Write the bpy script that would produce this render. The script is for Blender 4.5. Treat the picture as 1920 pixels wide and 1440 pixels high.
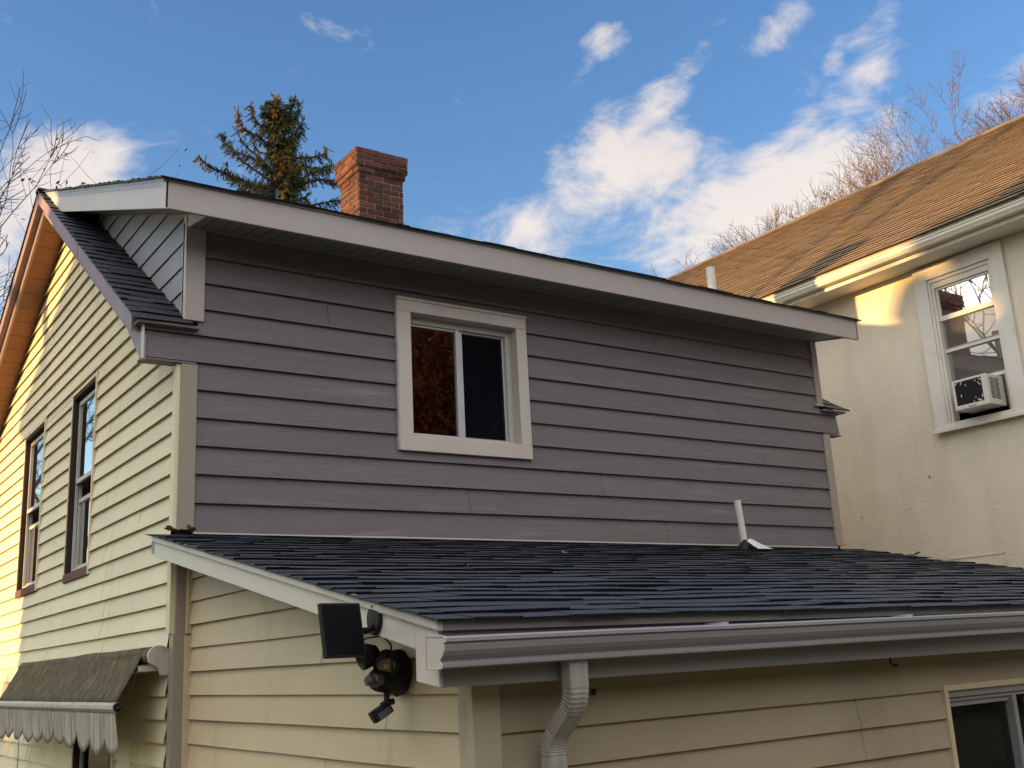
import bpy, math, random
from mathutils import Vector, Matrix, noise

for o in list(bpy.data.objects): bpy.data.objects.remove(o)
S = bpy.context.scene
COL = S.collection
rng = random.Random(7)
PI = math.pi

# ------------------------------------------------------------------ camera
cd = bpy.data.cameras.new('camera'); cam = bpy.data.objects.new('camera', cd); COL.objects.link(cam)
cd.sensor_width = 36; cd.lens = 1999.7/1920*36; cd.clip_end = 3000; cd.clip_start = .05
rt = Vector((0.8256303, -0.5619901, -0.0500175)); dn = Vector((0.1000721, 0.2331072, -0.9672883)); fw = Vector((0.5552659, 0.7936172, 0.2486998))
M = Matrix((rt, -dn, -fw)).transposed().to_4x4(); M.translation = Vector((-2.0811119, -6.4373335, -0.8370330))
cam.matrix_world = M
S.camera = cam

# ------------------------------------------------------------------ light
SUN_D = Vector((5.7, -2.12, -0.72)).normalized()          # direction the light travels
EL = math.asin(-SUN_D.z)
AZ = math.atan2(-SUN_D.x, -SUN_D.y)                        # compass angle of the sun from +Y towards +X
sl = bpy.data.lights.new('sun', 'SUN'); sl.energy = 3.6; sl.angle = math.radians(.5); sl.color = (1, .56, .19)
so = bpy.data.objects.new('sun', sl); COL.objects.link(so); so.rotation_euler = SUN_D.to_track_quat('-Z', 'Y').to_euler()
S.view_settings.view_transform = 'Standard'; S.view_settings.look = 'None'; S.view_settings.gamma = 1
S.view_settings.exposure = 1.5

W = bpy.data.worlds.new('World'); S.world = W; W.use_nodes = True
nt = W.node_tree; nt.nodes.clear()
def N(t, **k):
    n = nt.nodes.new(t)
    for a, v in k.items(): setattr(n, a, v)
    return n
L = lambda a, b: nt.links.new(a, b)
def mth(op, a, b=None, clamp=False, c=None):
    n = N('ShaderNodeMath', operation=op, use_clamp=clamp)
    for i, x in enumerate((a, b, c)):
        if x is None: continue
        if isinstance(x, (int, float)): n.inputs[i].default_value = x
        else: L(x, n.inputs[i])
    return n.outputs[0]
sky = N('ShaderNodeTexSky', sky_type='NISHITA', sun_disc=False)
sky.sun_elevation = EL; sky.sun_rotation = AZ; sky.altitude = 50; sky.air_density = 1.0; sky.dust_density = .5; sky.ozone_density = 1.6
tc = N('ShaderNodeTexCoord'); sx = N('ShaderNodeSeparateXYZ'); L(tc.outputs['Generated'], sx.inputs[0])
az = mth('MULTIPLY', mth('ARCTAN2', sx.outputs[0], sx.outputs[1]), 180/PI)
el = mth('MULTIPLY', mth('ARCSINE', sx.outputs[2]), 180/PI)
cb = N('ShaderNodeCombineXYZ'); L(az, cb.inputs[0]); L(el, cb.inputs[1])
# cloud banks: (azimuth, elevation, half length, half height, tilt, weight) in degrees on the sky
BANKS = [(11.4, 23.7, 3.4, 2.5, -8, 1.45), (7.5, 20.5, 5, 3.2, 0, 1.3), (1, 20, 6, 3.2, 0, 1.0), (41.2, 24.4, 4.6, 2.0, 25, 1.25), (51.3, 23.6, 4.8, 2.0, 30, 1.35), (46.2, 22.6, 4, 1.6, 10, 1.1),
         (42.05, 31.6, 1.5, .75, -8, .95), (40.0, 30.1, 1.3, .5, 50, .62),
         (43.8, 27.9, 4.6, 1.0, 38, .95), (39.6, 25.0, 3.6, 1.7, 42, 1.25), (42.3, 24.0, 3.0, 2.0, 20, .9), (36.5, 22.6, 2.6, 1.6, 30, 1.05), (42.5, 21.9, 5.5, 1.3, 8, .75),
         (54.2, 25.6, 3.4, 1.0, 50, .9), (50.6, 23.6, 4.6, 1.9, 38, 1.35), (47.6, 21.8, 4.0, 2.0, 25, 1.3), (47.5, 25.1, 1.3, 1.7, 0, .62), (52.6, 22.5, 4, 1.5, 20, 1.2), (53, 20, 6, 2, 5, 1.1),
         (52.0, 31.0, 2.2, .9, 22, .74), (56.6, 30.2, 2.5, .7, 15, .7), (54.6, 29.3, 1.2, .5, 58, .7), (63.3, 25.2, 2.6, 1.3, 30, .95), (49.0, 28.0, 1.2, .6, 40, .45)]
acc = None
for (a, e, w, h, t, wt) in BANKS:
    mp = N('ShaderNodeMapping', vector_type='TEXTURE')
    mp.inputs['Location'].default_value = (a, e, 0); mp.inputs['Rotation'].default_value = (0, 0, math.radians(t)); mp.inputs['Scale'].default_value = (w*1.75, h*1.75, 1)
    L(cb.outputs[0], mp.inputs[0])
    ln = N('ShaderNodeVectorMath', operation='LENGTH'); L(mp.outputs[0], ln.inputs[0])
    v = mth('MULTIPLY', mth('SUBTRACT', 1.0, mth('POWER', mth('MINIMUM', ln.outputs['Value'], 1.0), 1.8)), wt)
    acc = v if acc is None else mth('SMOOTH_MAX', acc, v, c=.15)
nm = N('ShaderNodeMapping'); nm.inputs['Rotation'].default_value = (0, 0, math.radians(-42)); nm.inputs['Scale'].default_value = (.16, .30, 1); L(cb.outputs[0], nm.inputs[0])
nz = N('ShaderNodeTexNoise', noise_dimensions='2D'); L(nm.outputs[0], nz.inputs['Vector'])
nz.inputs['Scale'].default_value = 1.0; nz.inputs['Detail'].default_value = 9; nz.inputs['Roughness'].default_value = .63; nz.inputs['Distortion'].default_value = .25
dens = mth('ADD', mth('MULTIPLY', mth('SUBTRACT', acc, .20), .74), mth('MULTIPLY', mth('SUBTRACT', nz.outputs['Fac'], .5), 1.7))
mr = N('ShaderNodeMapRange', interpolation_type='SMOOTHSTEP'); L(dens, mr.inputs['Value'])
mr.inputs['From Min'].default_value = .14; mr.inputs['From Max'].default_value = .84
# high thin cloud over the rest of the sky, so what the roofs and panes reflect is a real sky too
cf = mth('MULTIPLY', mr.outputs[0], .86)
nz2 = N('ShaderNodeTexNoise', noise_dimensions='2D'); L(nm.outputs[0], nz2.inputs['Vector']); nz2.inputs['Scale'].default_value = .55; nz2.inputs['Detail'].default_value = 4
shade = N('ShaderNodeMix', data_type='RGBA'); L(nz2.outputs['Fac'], shade.inputs['Factor'])
CL = 3.0
shade.inputs['A'].default_value = (.80*CL, .715*CL, .69*CL, 1); shade.inputs['B'].default_value = (1.02*CL, .89*CL, .75*CL, 1)
# the blue of the evening sky
hs = N('ShaderNodeHueSaturation'); L(sky.outputs[0], hs.inputs['Color']); hs.inputs['Saturation'].default_value = 1.28; hs.inputs['Value'].default_value = .98; hs.inputs['Hue'].default_value = .517
# unseen cloud deck added behind the viewer as warm fill for the shaded walls
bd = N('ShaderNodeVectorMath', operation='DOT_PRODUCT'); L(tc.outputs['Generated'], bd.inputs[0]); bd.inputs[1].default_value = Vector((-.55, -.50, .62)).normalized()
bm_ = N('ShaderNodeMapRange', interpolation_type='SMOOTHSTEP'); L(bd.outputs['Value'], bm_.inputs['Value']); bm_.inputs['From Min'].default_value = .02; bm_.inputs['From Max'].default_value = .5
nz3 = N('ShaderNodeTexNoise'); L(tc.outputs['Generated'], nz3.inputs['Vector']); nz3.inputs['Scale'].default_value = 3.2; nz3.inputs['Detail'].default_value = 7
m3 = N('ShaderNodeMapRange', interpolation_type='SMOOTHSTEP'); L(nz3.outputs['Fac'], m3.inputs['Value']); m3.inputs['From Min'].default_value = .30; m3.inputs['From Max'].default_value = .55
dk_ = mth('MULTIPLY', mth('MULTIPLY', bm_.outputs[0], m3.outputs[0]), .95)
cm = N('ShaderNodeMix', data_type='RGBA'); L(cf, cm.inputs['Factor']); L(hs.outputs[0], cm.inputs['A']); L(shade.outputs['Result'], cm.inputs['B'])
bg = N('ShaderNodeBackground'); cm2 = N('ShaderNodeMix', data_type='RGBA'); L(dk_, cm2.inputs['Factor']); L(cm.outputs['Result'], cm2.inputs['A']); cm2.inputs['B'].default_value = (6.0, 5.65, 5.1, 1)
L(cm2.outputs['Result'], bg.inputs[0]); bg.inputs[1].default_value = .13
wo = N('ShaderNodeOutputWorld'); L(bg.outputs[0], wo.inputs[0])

# ------------------------------------------------------------------ helpers
class MB:
    def __init__(s): s.v = []; s.f = []; s.t = []
    def q(s, pts, t=1.0):
        i = len(s.v); s.v += [tuple(p) for p in pts]; s.f.append(tuple(range(i, i+len(pts)))); s.t.append(t)
    def box(s, x0, x1, y0, y1, z0, z1, t=1.0, M=None):
        p = [Vector(c) for c in ((x0,y0,z0),(x1,y0,z0),(x1,y1,z0),(x0,y1,z0),(x0,y0,z1),(x1,y0,z1),(x1,y1,z1),(x0,y1,z1))]
        if M: p = [M @ c for c in p]
        i = len(s.v); s.v += [tuple(c) for c in p]
        for f in ((0,3,2,1),(4,5,6,7),(0,1,5,4),(1,2,6,5),(2,3,7,6),(3,0,4,7)): s.f.append(tuple(i+k for k in f)); s.t.append(t)
    def prism(s, poly, d, t=1.0):                            # polygon (3-D points) pushed along d
        d = Vector(d); a = [Vector(p) for p in poly]; b = [p+d for p in a]; n = len(a); i = len(s.v)
        s.v += [tuple(p) for p in a+b]
        s.f.append(tuple(i+k for k in range(n-1, -1, -1))); s.f.append(tuple(i+n+k for k in range(n))); s.t += [t, t]
        for k in range(n): s.f.append((i+k, i+(k+1)%n, i+n+(k+1)%n, i+n+k)); s.t.append(t)
    def tube(s, pts, r, n=6, cap=True, t=1.0):
        pts = [Vector(p) for p in pts]
        if isinstance(r, (int, float)): r = [r]*len(pts)
        i = len(s.v); up = None
        for k, p in enumerate(pts):
            d = (pts[min(k+1, len(pts)-1)] - pts[max(k-1, 0)])
            d = d.normalized() if d.length > 1e-9 else Vector((0,0,1))
            if up is None:
                up = Vector((0,0,1)) if abs(d.z) < .9 else Vector((1,0,0))
            a = d.cross(up); a = a.normalized() if a.length > 1e-6 else d.orthogonal().normalized(); b = a.cross(d); up = b
            for j in range(n):
                w = 2*PI*j/n; s.v.append(tuple(p + (a*math.cos(w) + b*math.sin(w))*r[k]))
        for k in range(len(pts)-1):
            for j in range(n):
                s.f.append((i+k*n+j, i+k*n+(j+1)%n, i+(k+1)*n+(j+1)%n, i+(k+1)*n+j)); s.t.append(t)
        if cap:
            s.f.append(tuple(i+j for j in range(n-1, -1, -1))); e = i+(len(pts)-1)*n; s.f.append(tuple(e+j for j in range(n))); s.t += [t, t]
    def lathe(s, c, ax, prof, n=24, t=1.0, ell=1.0):         # prof: (distance along axis, radius)
        c = Vector(c); ax = Vector(ax).normalized(); a = ax.orthogonal().normalized()
        if abs(ax.z) < .95: a = ax.cross(Vector((0,0,1))).normalized()
        b = a.cross(ax); i = len(s.v)
        for (h, r) in prof:
            for j in range(n):
                w = 2*PI*j/n; s.v.append(tuple(c + ax*h + a*(r*math.cos(w)*ell) + b*(r*math.sin(w))))
        m = len(prof)
        for k in range(m-1):
            for j in range(n): s.f.append((i+k*n+j, i+k*n+(j+1)%n, i+(k+1)*n+(j+1)%n, i+(k+1)*n+j)); s.t.append(t)
        s.f.append(tuple(i+j for j in range(n-1, -1, -1))); s.f.append(tuple(i+(m-1)*n+j for j in range(n))); s.t += [t, t]
    def build(s, name, mat, parent=None, smooth=False, bevel=0, fix=True):
        me = bpy.data.meshes.new(name); me.from_pydata(s.v, [], s.f)
        ca = me.color_attributes.new('tint', 'FLOAT_COLOR', 'CORNER')
        buf = []
        for f, t in zip(s.f, s.t):
            c = (t, t, t, 1) if isinstance(t, (int, float)) else (*t, 1)
            for _ in f: buf += c
        ca.data.foreach_set('color', buf)
        me.materials.append(mat)
        if smooth: me.polygons.foreach_set('use_smooth', [True]*len(me.polygons))
        me.update()
        o = bpy.data.objects.new(name, me); COL.objects.link(o)
        if fix or smooth:
            import bmesh
            bm = bmesh.new(); bm.from_mesh(me)
            if smooth: bmesh.ops.remove_doubles(bm, verts=bm.verts, dist=1e-5)
            bmesh.ops.recalc_face_normals(bm, faces=bm.faces); bm.to_mesh(me); bm.free()
        if bevel:
            b = o.modifiers.new('bevel', 'BEVEL'); b.width = bevel; b.segments = 2; b.limit_method = 'ANGLE'; b.angle_limit = math.radians(50)
        if parent:
            o.parent = parent; o.matrix_parent_inverse = ROOTM[parent.name]
            ROOTM[o.name] = Matrix.Identity(4)
        return o
ROOTM = {}
def tag(o, label, cat, group=None):
    o['label'] = label; o['category'] = cat
    if group: o['group'] = group
    return o
def thing(name, loc, label, cat, group=None):
    o = bpy.data.objects.new(name, None); COL.objects.link(o); o.location = loc; o.empty_display_size = .2
    ROOTM[o.name] = Matrix.Translation(loc).inverted()
    return tag(o, label, cat, group)

MATS = {}
def pm(name, col, rough=.6, var=.12, scale=2.0, stretch=(1,1,1), bump=0.0, bscale=60, bstretch=(1,1,1), tint=False, metal=0, spec=.4, dirt=None, dscale=1.2, dth=(.55,.75), drun=(1,1,1), coat=0):
    m = bpy.data.materials.new(name); m.use_nodes = True; t = m.node_tree; nd = t.nodes; lk = t.links
    b = nd['Principled BSDF']; b.inputs['Roughness'].default_value = rough; b.inputs['Metallic'].default_value = metal; b.inputs['Specular IOR Level'].default_value = spec
    if coat: b.inputs['Coat Weight'].default_value = coat
    co = nd.new('ShaderNodeTexCoord')
    def nse(sc, st, det=5):
        mp = nd.new('ShaderNodeMapping'); mp.inputs['Scale'].default_value = st; lk.new(co.outputs['Object'], mp.inputs[0])
        n = nd.new('ShaderNodeTexNoise'); n.inputs['Scale'].default_value = sc; n.inputs['Detail'].default_value = det; n.inputs['Roughness'].default_value = .62; lk.new(mp.outputs[0], n.inputs['Vector']); return n.outputs['Fac']
    def mix(f, a, bb, mode='MIX'):
        x = nd.new('ShaderNodeMix'); x.data_type = 'RGBA'; x.blend_type = mode
        for s_, v in (('Factor', f), ('A', a), ('B', bb)):
            if isinstance(v, (int, float)): x.inputs[s_].default_value = v
            elif isinstance(v, tuple): x.inputs[s_].default_value = (*v[:3], 1)
            else: lk.new(v, x.inputs[s_])
        return x.outputs['Result']
    def ramp(f, lo, hi):
        r = nd.new('ShaderNodeMapRange'); r.inputs['From Min'].default_value = lo; r.inputs['From Max'].default_value = hi; lk.new(f, r.inputs['Value']); return r.outputs[0]
    dk = tuple(c*(1-var) for c in col); lt = tuple(min(1, c*(1+var)) for c in col)
    c = mix(ramp(nse(scale, stretch), .3, .7), dk, lt)
    if dirt: c = mix(ramp(nse(dscale, drun, 7), *dth), c, dirt)
    if tint:
        at = nd.new('ShaderNodeAttribute'); at.attribute_name = 'tint'; c = mix(1.0, c, at.outputs['Color'], 'MULTIPLY')
    lk.new(c, b.inputs['Base Color'])
    if bump:
        bp = nd.new('ShaderNodeBump'); bp.inputs['Strength'].default_value = min(1, bump); bp.inputs['Distance'].default_value = .005 if name == 'cream_stucco' else .004
        lk.new(nse(bscale, bstretch, 6), bp.inputs['Height']); lk.new(bp.outputs[0], b.inputs['Normal'])
    rr = nd.new('ShaderNodeMapRange'); rr.inputs['To Min'].default_value = max(0, rough-.08); rr.inputs['To Max'].default_value = min(1, rough+.08); lk.new(nse(scale*3, stretch, 3), rr.inputs['Value']); lk.new(rr.outputs[0], b.inputs['Roughness'])
    MATS[name] = m; return m
def glass(name, tint=(.8,.85,.85), ior=1.75, rough=.015):
    m = bpy.data.materials.new(name); m.use_nodes = True; t = m.node_tree; nd = t.nodes; lk = t.links; nd.remove(nd['Principled BSDF'])
    tr = nd.new('ShaderNodeBsdfTransparent'); tr.inputs[0].default_value = (*tint, 1); gl = nd.new('ShaderNodeBsdfGlossy'); gl.inputs['Roughness'].default_value = rough
    fr = nd.new('ShaderNodeFresnel'); fr.inputs[0].default_value = ior
    co = nd.new('ShaderNodeTexCoord'); n = nd.new('ShaderNodeTexNoise'); n.inputs['Scale'].default_value = 1.6; n.inputs['Detail'].default_value = 2; lk.new(co.outputs['Object'], n.inputs['Vector'])
    bp = nd.new('ShaderNodeBump'); bp.inputs['Strength'].default_value = .02; bp.inputs['Distance'].default_value = .005; lk.new(n.outputs['Fac'], bp.inputs['Height']); lk.new(bp.outputs[0], gl.inputs['Normal'])
    mx = nd.new('ShaderNodeMixShader'); lk.new(fr.outputs[0], mx.inputs[0]); lk.new(tr.outputs[0], mx.inputs[1]); lk.new(gl.outputs[0], mx.inputs[2]); lk.new(mx.outputs[0], nd['Material Output'].inputs[0]); return m

GREY = pm('grey_lap_paint', (.158,.142,.158), .55, .13, 3.0, (.5,1,14), .9, 16, (.7,1,16), tint=True, dirt=(.25,.235,.245), dscale=3.2, dth=(.57,.82), drun=(.4,1,4), spec=.35)
CHEEK = pm('skylight_toned_grey', (.34,.34,.36), .45, .06, 2, (1,1,1), .2, 40)  # grey siding lightened in colour to stand for stronger skylight on the cheek
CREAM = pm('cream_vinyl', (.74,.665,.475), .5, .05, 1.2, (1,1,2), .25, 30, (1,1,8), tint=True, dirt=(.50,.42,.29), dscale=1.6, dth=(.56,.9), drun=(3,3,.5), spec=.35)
FRONTV = pm('shade_darkened_front_vinyl', (.35,.292,.205), .55, .07, 1.2, (1,1,2), .3, 24, (1,1,8), tint=True, dirt=(.21,.17,.12), dscale=1.5, dth=(.5,.95), drun=(1.5,2,.7), spec=.3)  # addition's vinyl darkened in colour to stand for shade on the front face
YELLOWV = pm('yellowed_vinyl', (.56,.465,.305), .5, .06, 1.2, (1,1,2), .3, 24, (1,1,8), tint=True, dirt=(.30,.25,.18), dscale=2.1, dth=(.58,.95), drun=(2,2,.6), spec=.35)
TRIM = pm('cream_trim_paint', (.52,.475,.45), .5, .06, 3, (1,1,.4), .15, 60, dirt=(.3,.25,.19), dscale=3, dth=(.62,.9))
POSTC = pm('cream_corner_post', (.44,.38,.29), .5, .06, 3, (1,1,.4), .15, 60, dirt=(.28,.22,.16), dscale=2.2, dth=(.55,.85), drun=(2,2,.5))
TAUPE = pm('taupe_trim', (.30,.265,.22), .5, .07, 3, (1,1,.4), .1, 60, dirt=(.16,.12,.09), dscale=3, dth=(.6,.9))
WHITEM = pm('white_painted_metal', (.56,.53,.50), .42, .04, 1.5, (1,1,1), .05, 30, dirt=(.36,.33,.30), dscale=2.2, dth=(.6,.95), spec=.5)
FASC = pm('pale_fascia_metal', (.37,.335,.325), .42, .05, 1.2, (1,1,1), .06, 18, dirt=(.26,.24,.24), dscale=1.2, dth=(.55,.95), spec=.5)
SOFF = pm('soffit_vinyl', (.24,.235,.25), .55, .05)
GUTT = pm('grey_gutter_metal', (.235,.232,.248), .36, .08, 2.2, (.3,1,1), .08, 12, (.4,1,1), dirt=(.16,.14,.13), dscale=2.5, dth=(.58,.9), drun=(.6,1,1), spec=.55)
DOWN = pm('grey_downspout_metal', (.33,.315,.30), .42, .1, 6, (1,1,.5), .2, 30, dirt=(.15,.14,.12), dscale=7, dth=(.55,.8), drun=(2,2,.5), spec=.5)
RAKE = pm('mauve_coil_metal', (.27,.185,.185), .38, .1, 4, (1,1,1), .5, 7, dirt=(.18,.13,.13), dscale=3, dth=(.55,.9), spec=.5)
BROWNS = pm('brown_soffit_boards', (.19,.085,.045), .6, .12, 3, (2,1,1), .2, 30, dirt=(.22,.10,.05), dscale=3, dth=(.55,.85))
DKBROWN = pm('dark_brown_cladding', (.05,.033,.026), .75, .1, 4, spec=.12)
SILL = pm('mauve_brown_sill', (.14,.07,.065), .7, .1, 4, spec=.15)
SASH = pm('grey_white_sash', (.46,.45,.43), .45, .06, 4, dirt=(.3,.27,.22), dscale=5, dth=(.6,.9))
ALU = pm('bare_aluminium', (.48,.49,.53), .45, .08, 5, metal=.25)
SHING = pm('charcoal_shingles', (.018,.023,.037), .55, .35, 40, (1,1,1), .9, 320, tint=True, spec=.5, dirt=(.05,.055,.07), dscale=60, dth=(.5,.7))
ORSH = pm('tan_shingles', (.18,.138,.092), .85, .15, 30, (1,1,1), .3, 260, tint=True, spec=.2, dirt=(.15,.11,.072), dscale=9, dth=(.5,.85))
STUC = pm('cream_stucco', (.72,.65,.53), .85, .07, 1.4, (1,1,1), 1.0, 30, dirt=(.615,.55,.445), dscale=1.0, dth=(.48,.85), drun=(2.5,2.5,.4), spec=.2)
WPAINT = pm('white_window_paint', (.68,.66,.60), .5, .05, 3, (1,1,.4), .2, 30, dirt=(.42,.37,.30), dscale=5, dth=(.62,.85), drun=(1,1,.5))
BRICK = pm('red_brick', (.105,.040,.030), .85, .25, 14, (1,1,1), 1.0, 60, tint=True, dirt=(.045,.03,.026), dscale=7, dth=(.48,.68), spec=.25)
MORT = pm('lime_mortar', (.25,.19,.155), .9, .2, 10, bump=.8, bscale=70)
PVC = pm('white_pvc', (.62,.60,.57), .45, .04, 3, dirt=(.42,.38,.34), dscale=5, dth=(.6,.9))
RUB = pm('black_rubber', (.012,.012,.013), .6, .1)
BLACKP = pm('black_plastic', (.010,.010,.011), .55, .15, 8, bump=.15, bscale=120, spec=.25)
SOLAR = pm('solar_cells', (.004,.004,.006), .5, .1, 8, spec=.08)
GREYP = pm('grey_lens_plastic', (.09,.09,.10), .3, .1, 8)
LED = pm('pale_lamp_reflector', (.20,.18,.155), .35, .1, 20)
LEDY = pm('yellow_led_chip', (.55,.36,.08), .4, .1, 20)
AWN = pm('mildewed_awning_cloth', (.105,.094,.064), .9, .5, 16, (1,2.2,1), .6, 60, dirt=(.25,.23,.15), dscale=11, dth=(.52,.74), drun=(1,2.4,.8), spec=.1)
VAL = pm('stained_valance_cloth', (.46,.44,.38), .9, .3, 5, (1,9,.7), .4, 50, dirt=(.17,.165,.13), dscale=4, dth=(.45,.75), drun=(1,7,.6), spec=.1)
AWNM = pm('weathered_white_metal', (.46,.44,.41), .45, .1, 6, dirt=(.2,.18,.13), dscale=10, dth=(.52,.75))
BARK = pm('bare_bark', (.060,.046,.038), .85, .2, 8, bump=.6, bscale=40)
TWIG = pm('reddish_twigs', (.12,.075,.06), .85, .2, 8)
NEEDLE = pm('spruce_needles', (.062,.074,.036), .75, .25, 3, tint=True, spec=.2)
SBARK = pm('spruce_bark', (.055,.045,.034), .9, .25, 6, bump=.8, bscale=30)
LEAFO = pm('autumn_leaves', (.17,.05,.023), .7, .3, 2, tint=True, spec=.2)
LEAFD = pm('evergreen_leaves', (.045,.065,.03), .7, .3, 2, tint=True, spec=.2)
DLEAF = pm('dry_leaf', (.32,.15,.05), .7, .3, 30)
GROUND = pm('lawn_ground', (.085,.085,.045), .95, .35, .7, bump=.6, bscale=8, dirt=(.16,.12,.07), dscale=.5, dth=(.5,.7))
CURT = pm('mauve_curtain_cloth', (.30,.19,.20), .9, .15, 4, (8,8,.3))
PAPER = pm('white_paper', (.75,.75,.73), .8, .06, 6)
def screen(name, col, f):
    m = bpy.data.materials.new(name); m.use_nodes = True; t = m.node_tree; nd = t.nodes; lk = t.links; b = nd['Principled BSDF']; b.inputs['Base Color'].default_value = (*col, 1); b.inputs['Roughness'].default_value = .9; b.inputs['Specular IOR Level'].default_value = .03
    co = nd.new('ShaderNodeTexCoord'); n = nd.new('ShaderNodeTexNoise'); n.inputs['Scale'].default_value = 3; lk.new(co.outputs['Object'], n.inputs['Vector'])
    mr_ = nd.new('ShaderNodeMapRange'); mr_.inputs['To Min'].default_value = f-.06; mr_.inputs['To Max'].default_value = f+.06; lk.new(n.outputs['Fac'], mr_.inputs['Value'])
    tr = nd.new('ShaderNodeBsdfTransparent'); mx = nd.new('ShaderNodeMixShader'); lk.new(mr_.outputs[0], mx.inputs[0]); lk.new(tr.outputs[0], mx.inputs[1]); lk.new(b.outputs[0], mx.inputs[2]); lk.new(mx.outputs[0], nd['Material Output'].inputs[0]); return m
SCREEN = screen('dark_insect_screen', (.005,.006,.010), .80); SCREENG = screen('grey_insect_screen', (.16,.15,.145), .52)
DARKI = pm('dark_interior', (.03,.028,.026), .9, .1)
SHDW = pm('side_filler_panel', (.36,.36,.30), .6, .08, 3)
BACKW = pm('plain_house_wall', (.42,.37,.28), .8, .06)
GLASS = glass('window_glass', ior=1.6, rough=.02); GLASSB = glass('storm_window_glass', (.78,.80,.78), 1.9)
FOIL = pm('bright_flashing_metal', (.80,.82,.86), .32, .04, 4, metal=.35)

def pl(v, pts):                                             # piecewise linear
    for (a, b), (c, d) in zip(pts, pts[1:]):
        if v <= c or (c, d) == pts[-1]: return b + (d-b)*(v-a)/(c-a)

def siding(mb, P, u0f, u1f, z0, z1, ex, t, holes=(), seams=None, wob=.0015, step=.5, zb=None, gap=0.0, lap=0.0, lip=(.004, .02)):
    """lapped courses: P(u, n, z) gives the point n proud of the wall. holes: (u0,u1,z0,z1)."""
    zb = z0 if zb is None else zb
    k0 = math.floor((z0-zb)/ex - 1e-6); k1 = math.ceil((z1-zb)/ex)
    for k in range(k0, k1):
        za, zc = max(z0, zb+k*ex), min(z1, zb+(k+1)*ex)
        if zc-za < 1e-4: continue
        zk = zb+k*ex
        def nz(z): return t*(1-(z-zk)/ex)
        cuts = sorted({za, zc, *[h for hh in holes for h in hh[2:] if za < h < zc]})
        tnt = 1+rng.uniform(-.07, .07)
        for a, b in zip(cuts, cuts[1:]):
            segs = [(u0f(a), u1f(a), u0f(b), u1f(b))]
            zm = (a+b)/2
            for (h0, h1, hz0, hz1) in holes:
                if hz0 < zm < hz1:
                    ns = []
                    for (p0, p1, r0, r1) in segs:
                        if h1 <= min(p0, r0) or h0 >= max(p1, r1): ns.append((p0, p1, r0, r1)); continue
                        if h0 > min(p0, r0): ns.append((min(p0, h0), h0, min(r0, h0), h0))
                        if h1 < max(p1, r1): ns.append((h1, max(p1, h1), h1, max(r1, h1)))
                    segs = ns
            for (p0, p1, r0, r1) in segs:
                if max(p1, r1) - min(p0, r0) < 1e-3: continue
                lo, hi = min(p0, r0), max(p1, r1)
                us = {lo, hi}
                sm = [s for s in (seams or {}).get(k, []) if lo+.05 < s < hi-.05]
                x = lo+step
                while x < hi-.1: us.add(x); x += step
                us |= set(sm); us = sorted(us)
                for i, (ua, ub) in enumerate(zip(us, us[1:])):
                    ga = gap if ua in sm else 0
                    off = lap*(sum(1 for s in sm if s <= ua+1e-6) % 2)
                    def cl(u, z): # keep the slanted ends
                        f = 0 if b == a else (z-a)/(b-a); L_, R_ = p0+(r0-p0)*f, p1+(r1-p1)*f
                        return min(max(u, L_), R_)
                    w = lambda u: wob*noise.noise(Vector((u*1.7, k*3.1, 5)))
                    wz = lambda u: 1.2*wob*noise.noise(Vector((u*1.1, k*2.3, 9))) if abs(a-zk) < 1e-6 else 0
                    A = P(cl(ua, a)+ga, nz(a)+off+w(ua), a+wz(ua)); B = P(cl(ub, a), nz(a)+off+w(ub), a+wz(ub))
                    Cc = P(cl(ub, b), nz(b)+off+w(ub)*.3, b); D = P(cl(ua, b)+ga, nz(b)+off+w(ua)*.3, b)
                    mb.q((A, B, Cc, D), tnt)
                    if abs(a-zk) < 1e-6:
                        d1, d2 = lip
                        E = P(cl(ua, a)+ga, nz(a)+off+w(ua)-d1, a+wz(ua)); F = P(cl(ub, a), nz(a)+off+w(ub)-d1, a+wz(ub))
                        G = P(cl(ua, a)+ga, nz(a)*.9-d1, a+d2); H_ = P(cl(ub, a), nz(a)*.9-d1, a+d2)
                        mb.q((E, F, B, A), tnt); mb.q((G, H_, F, E), tnt); mb.q((P(cl(ua, a)+ga, -.004, a+d2), P(cl(ub, a), -.004, a+d2), H_, G), tnt)
                        mb.q((P(cl(ua, a)+ga, -.003, a-.002), P(cl(ub, a), -.003, a-.002), P(cl(ub, a), -.003, a+d2), P(cl(ua, a)+ga, -.003, a+d2)), tnt)
                    if off and ua in sm: mb.q((A, D, P(cl(ua, b), nz(b)-.002, b), P(cl(ua, a), nz(a)-.002, a)), tnt)
                    if (ua in sm) and not off and lap: mb.q((P(cl(ua, a), nz(a)+lap, a), A, D, P(cl(ua, b), nz(b)+lap, b)), tnt)

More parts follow.
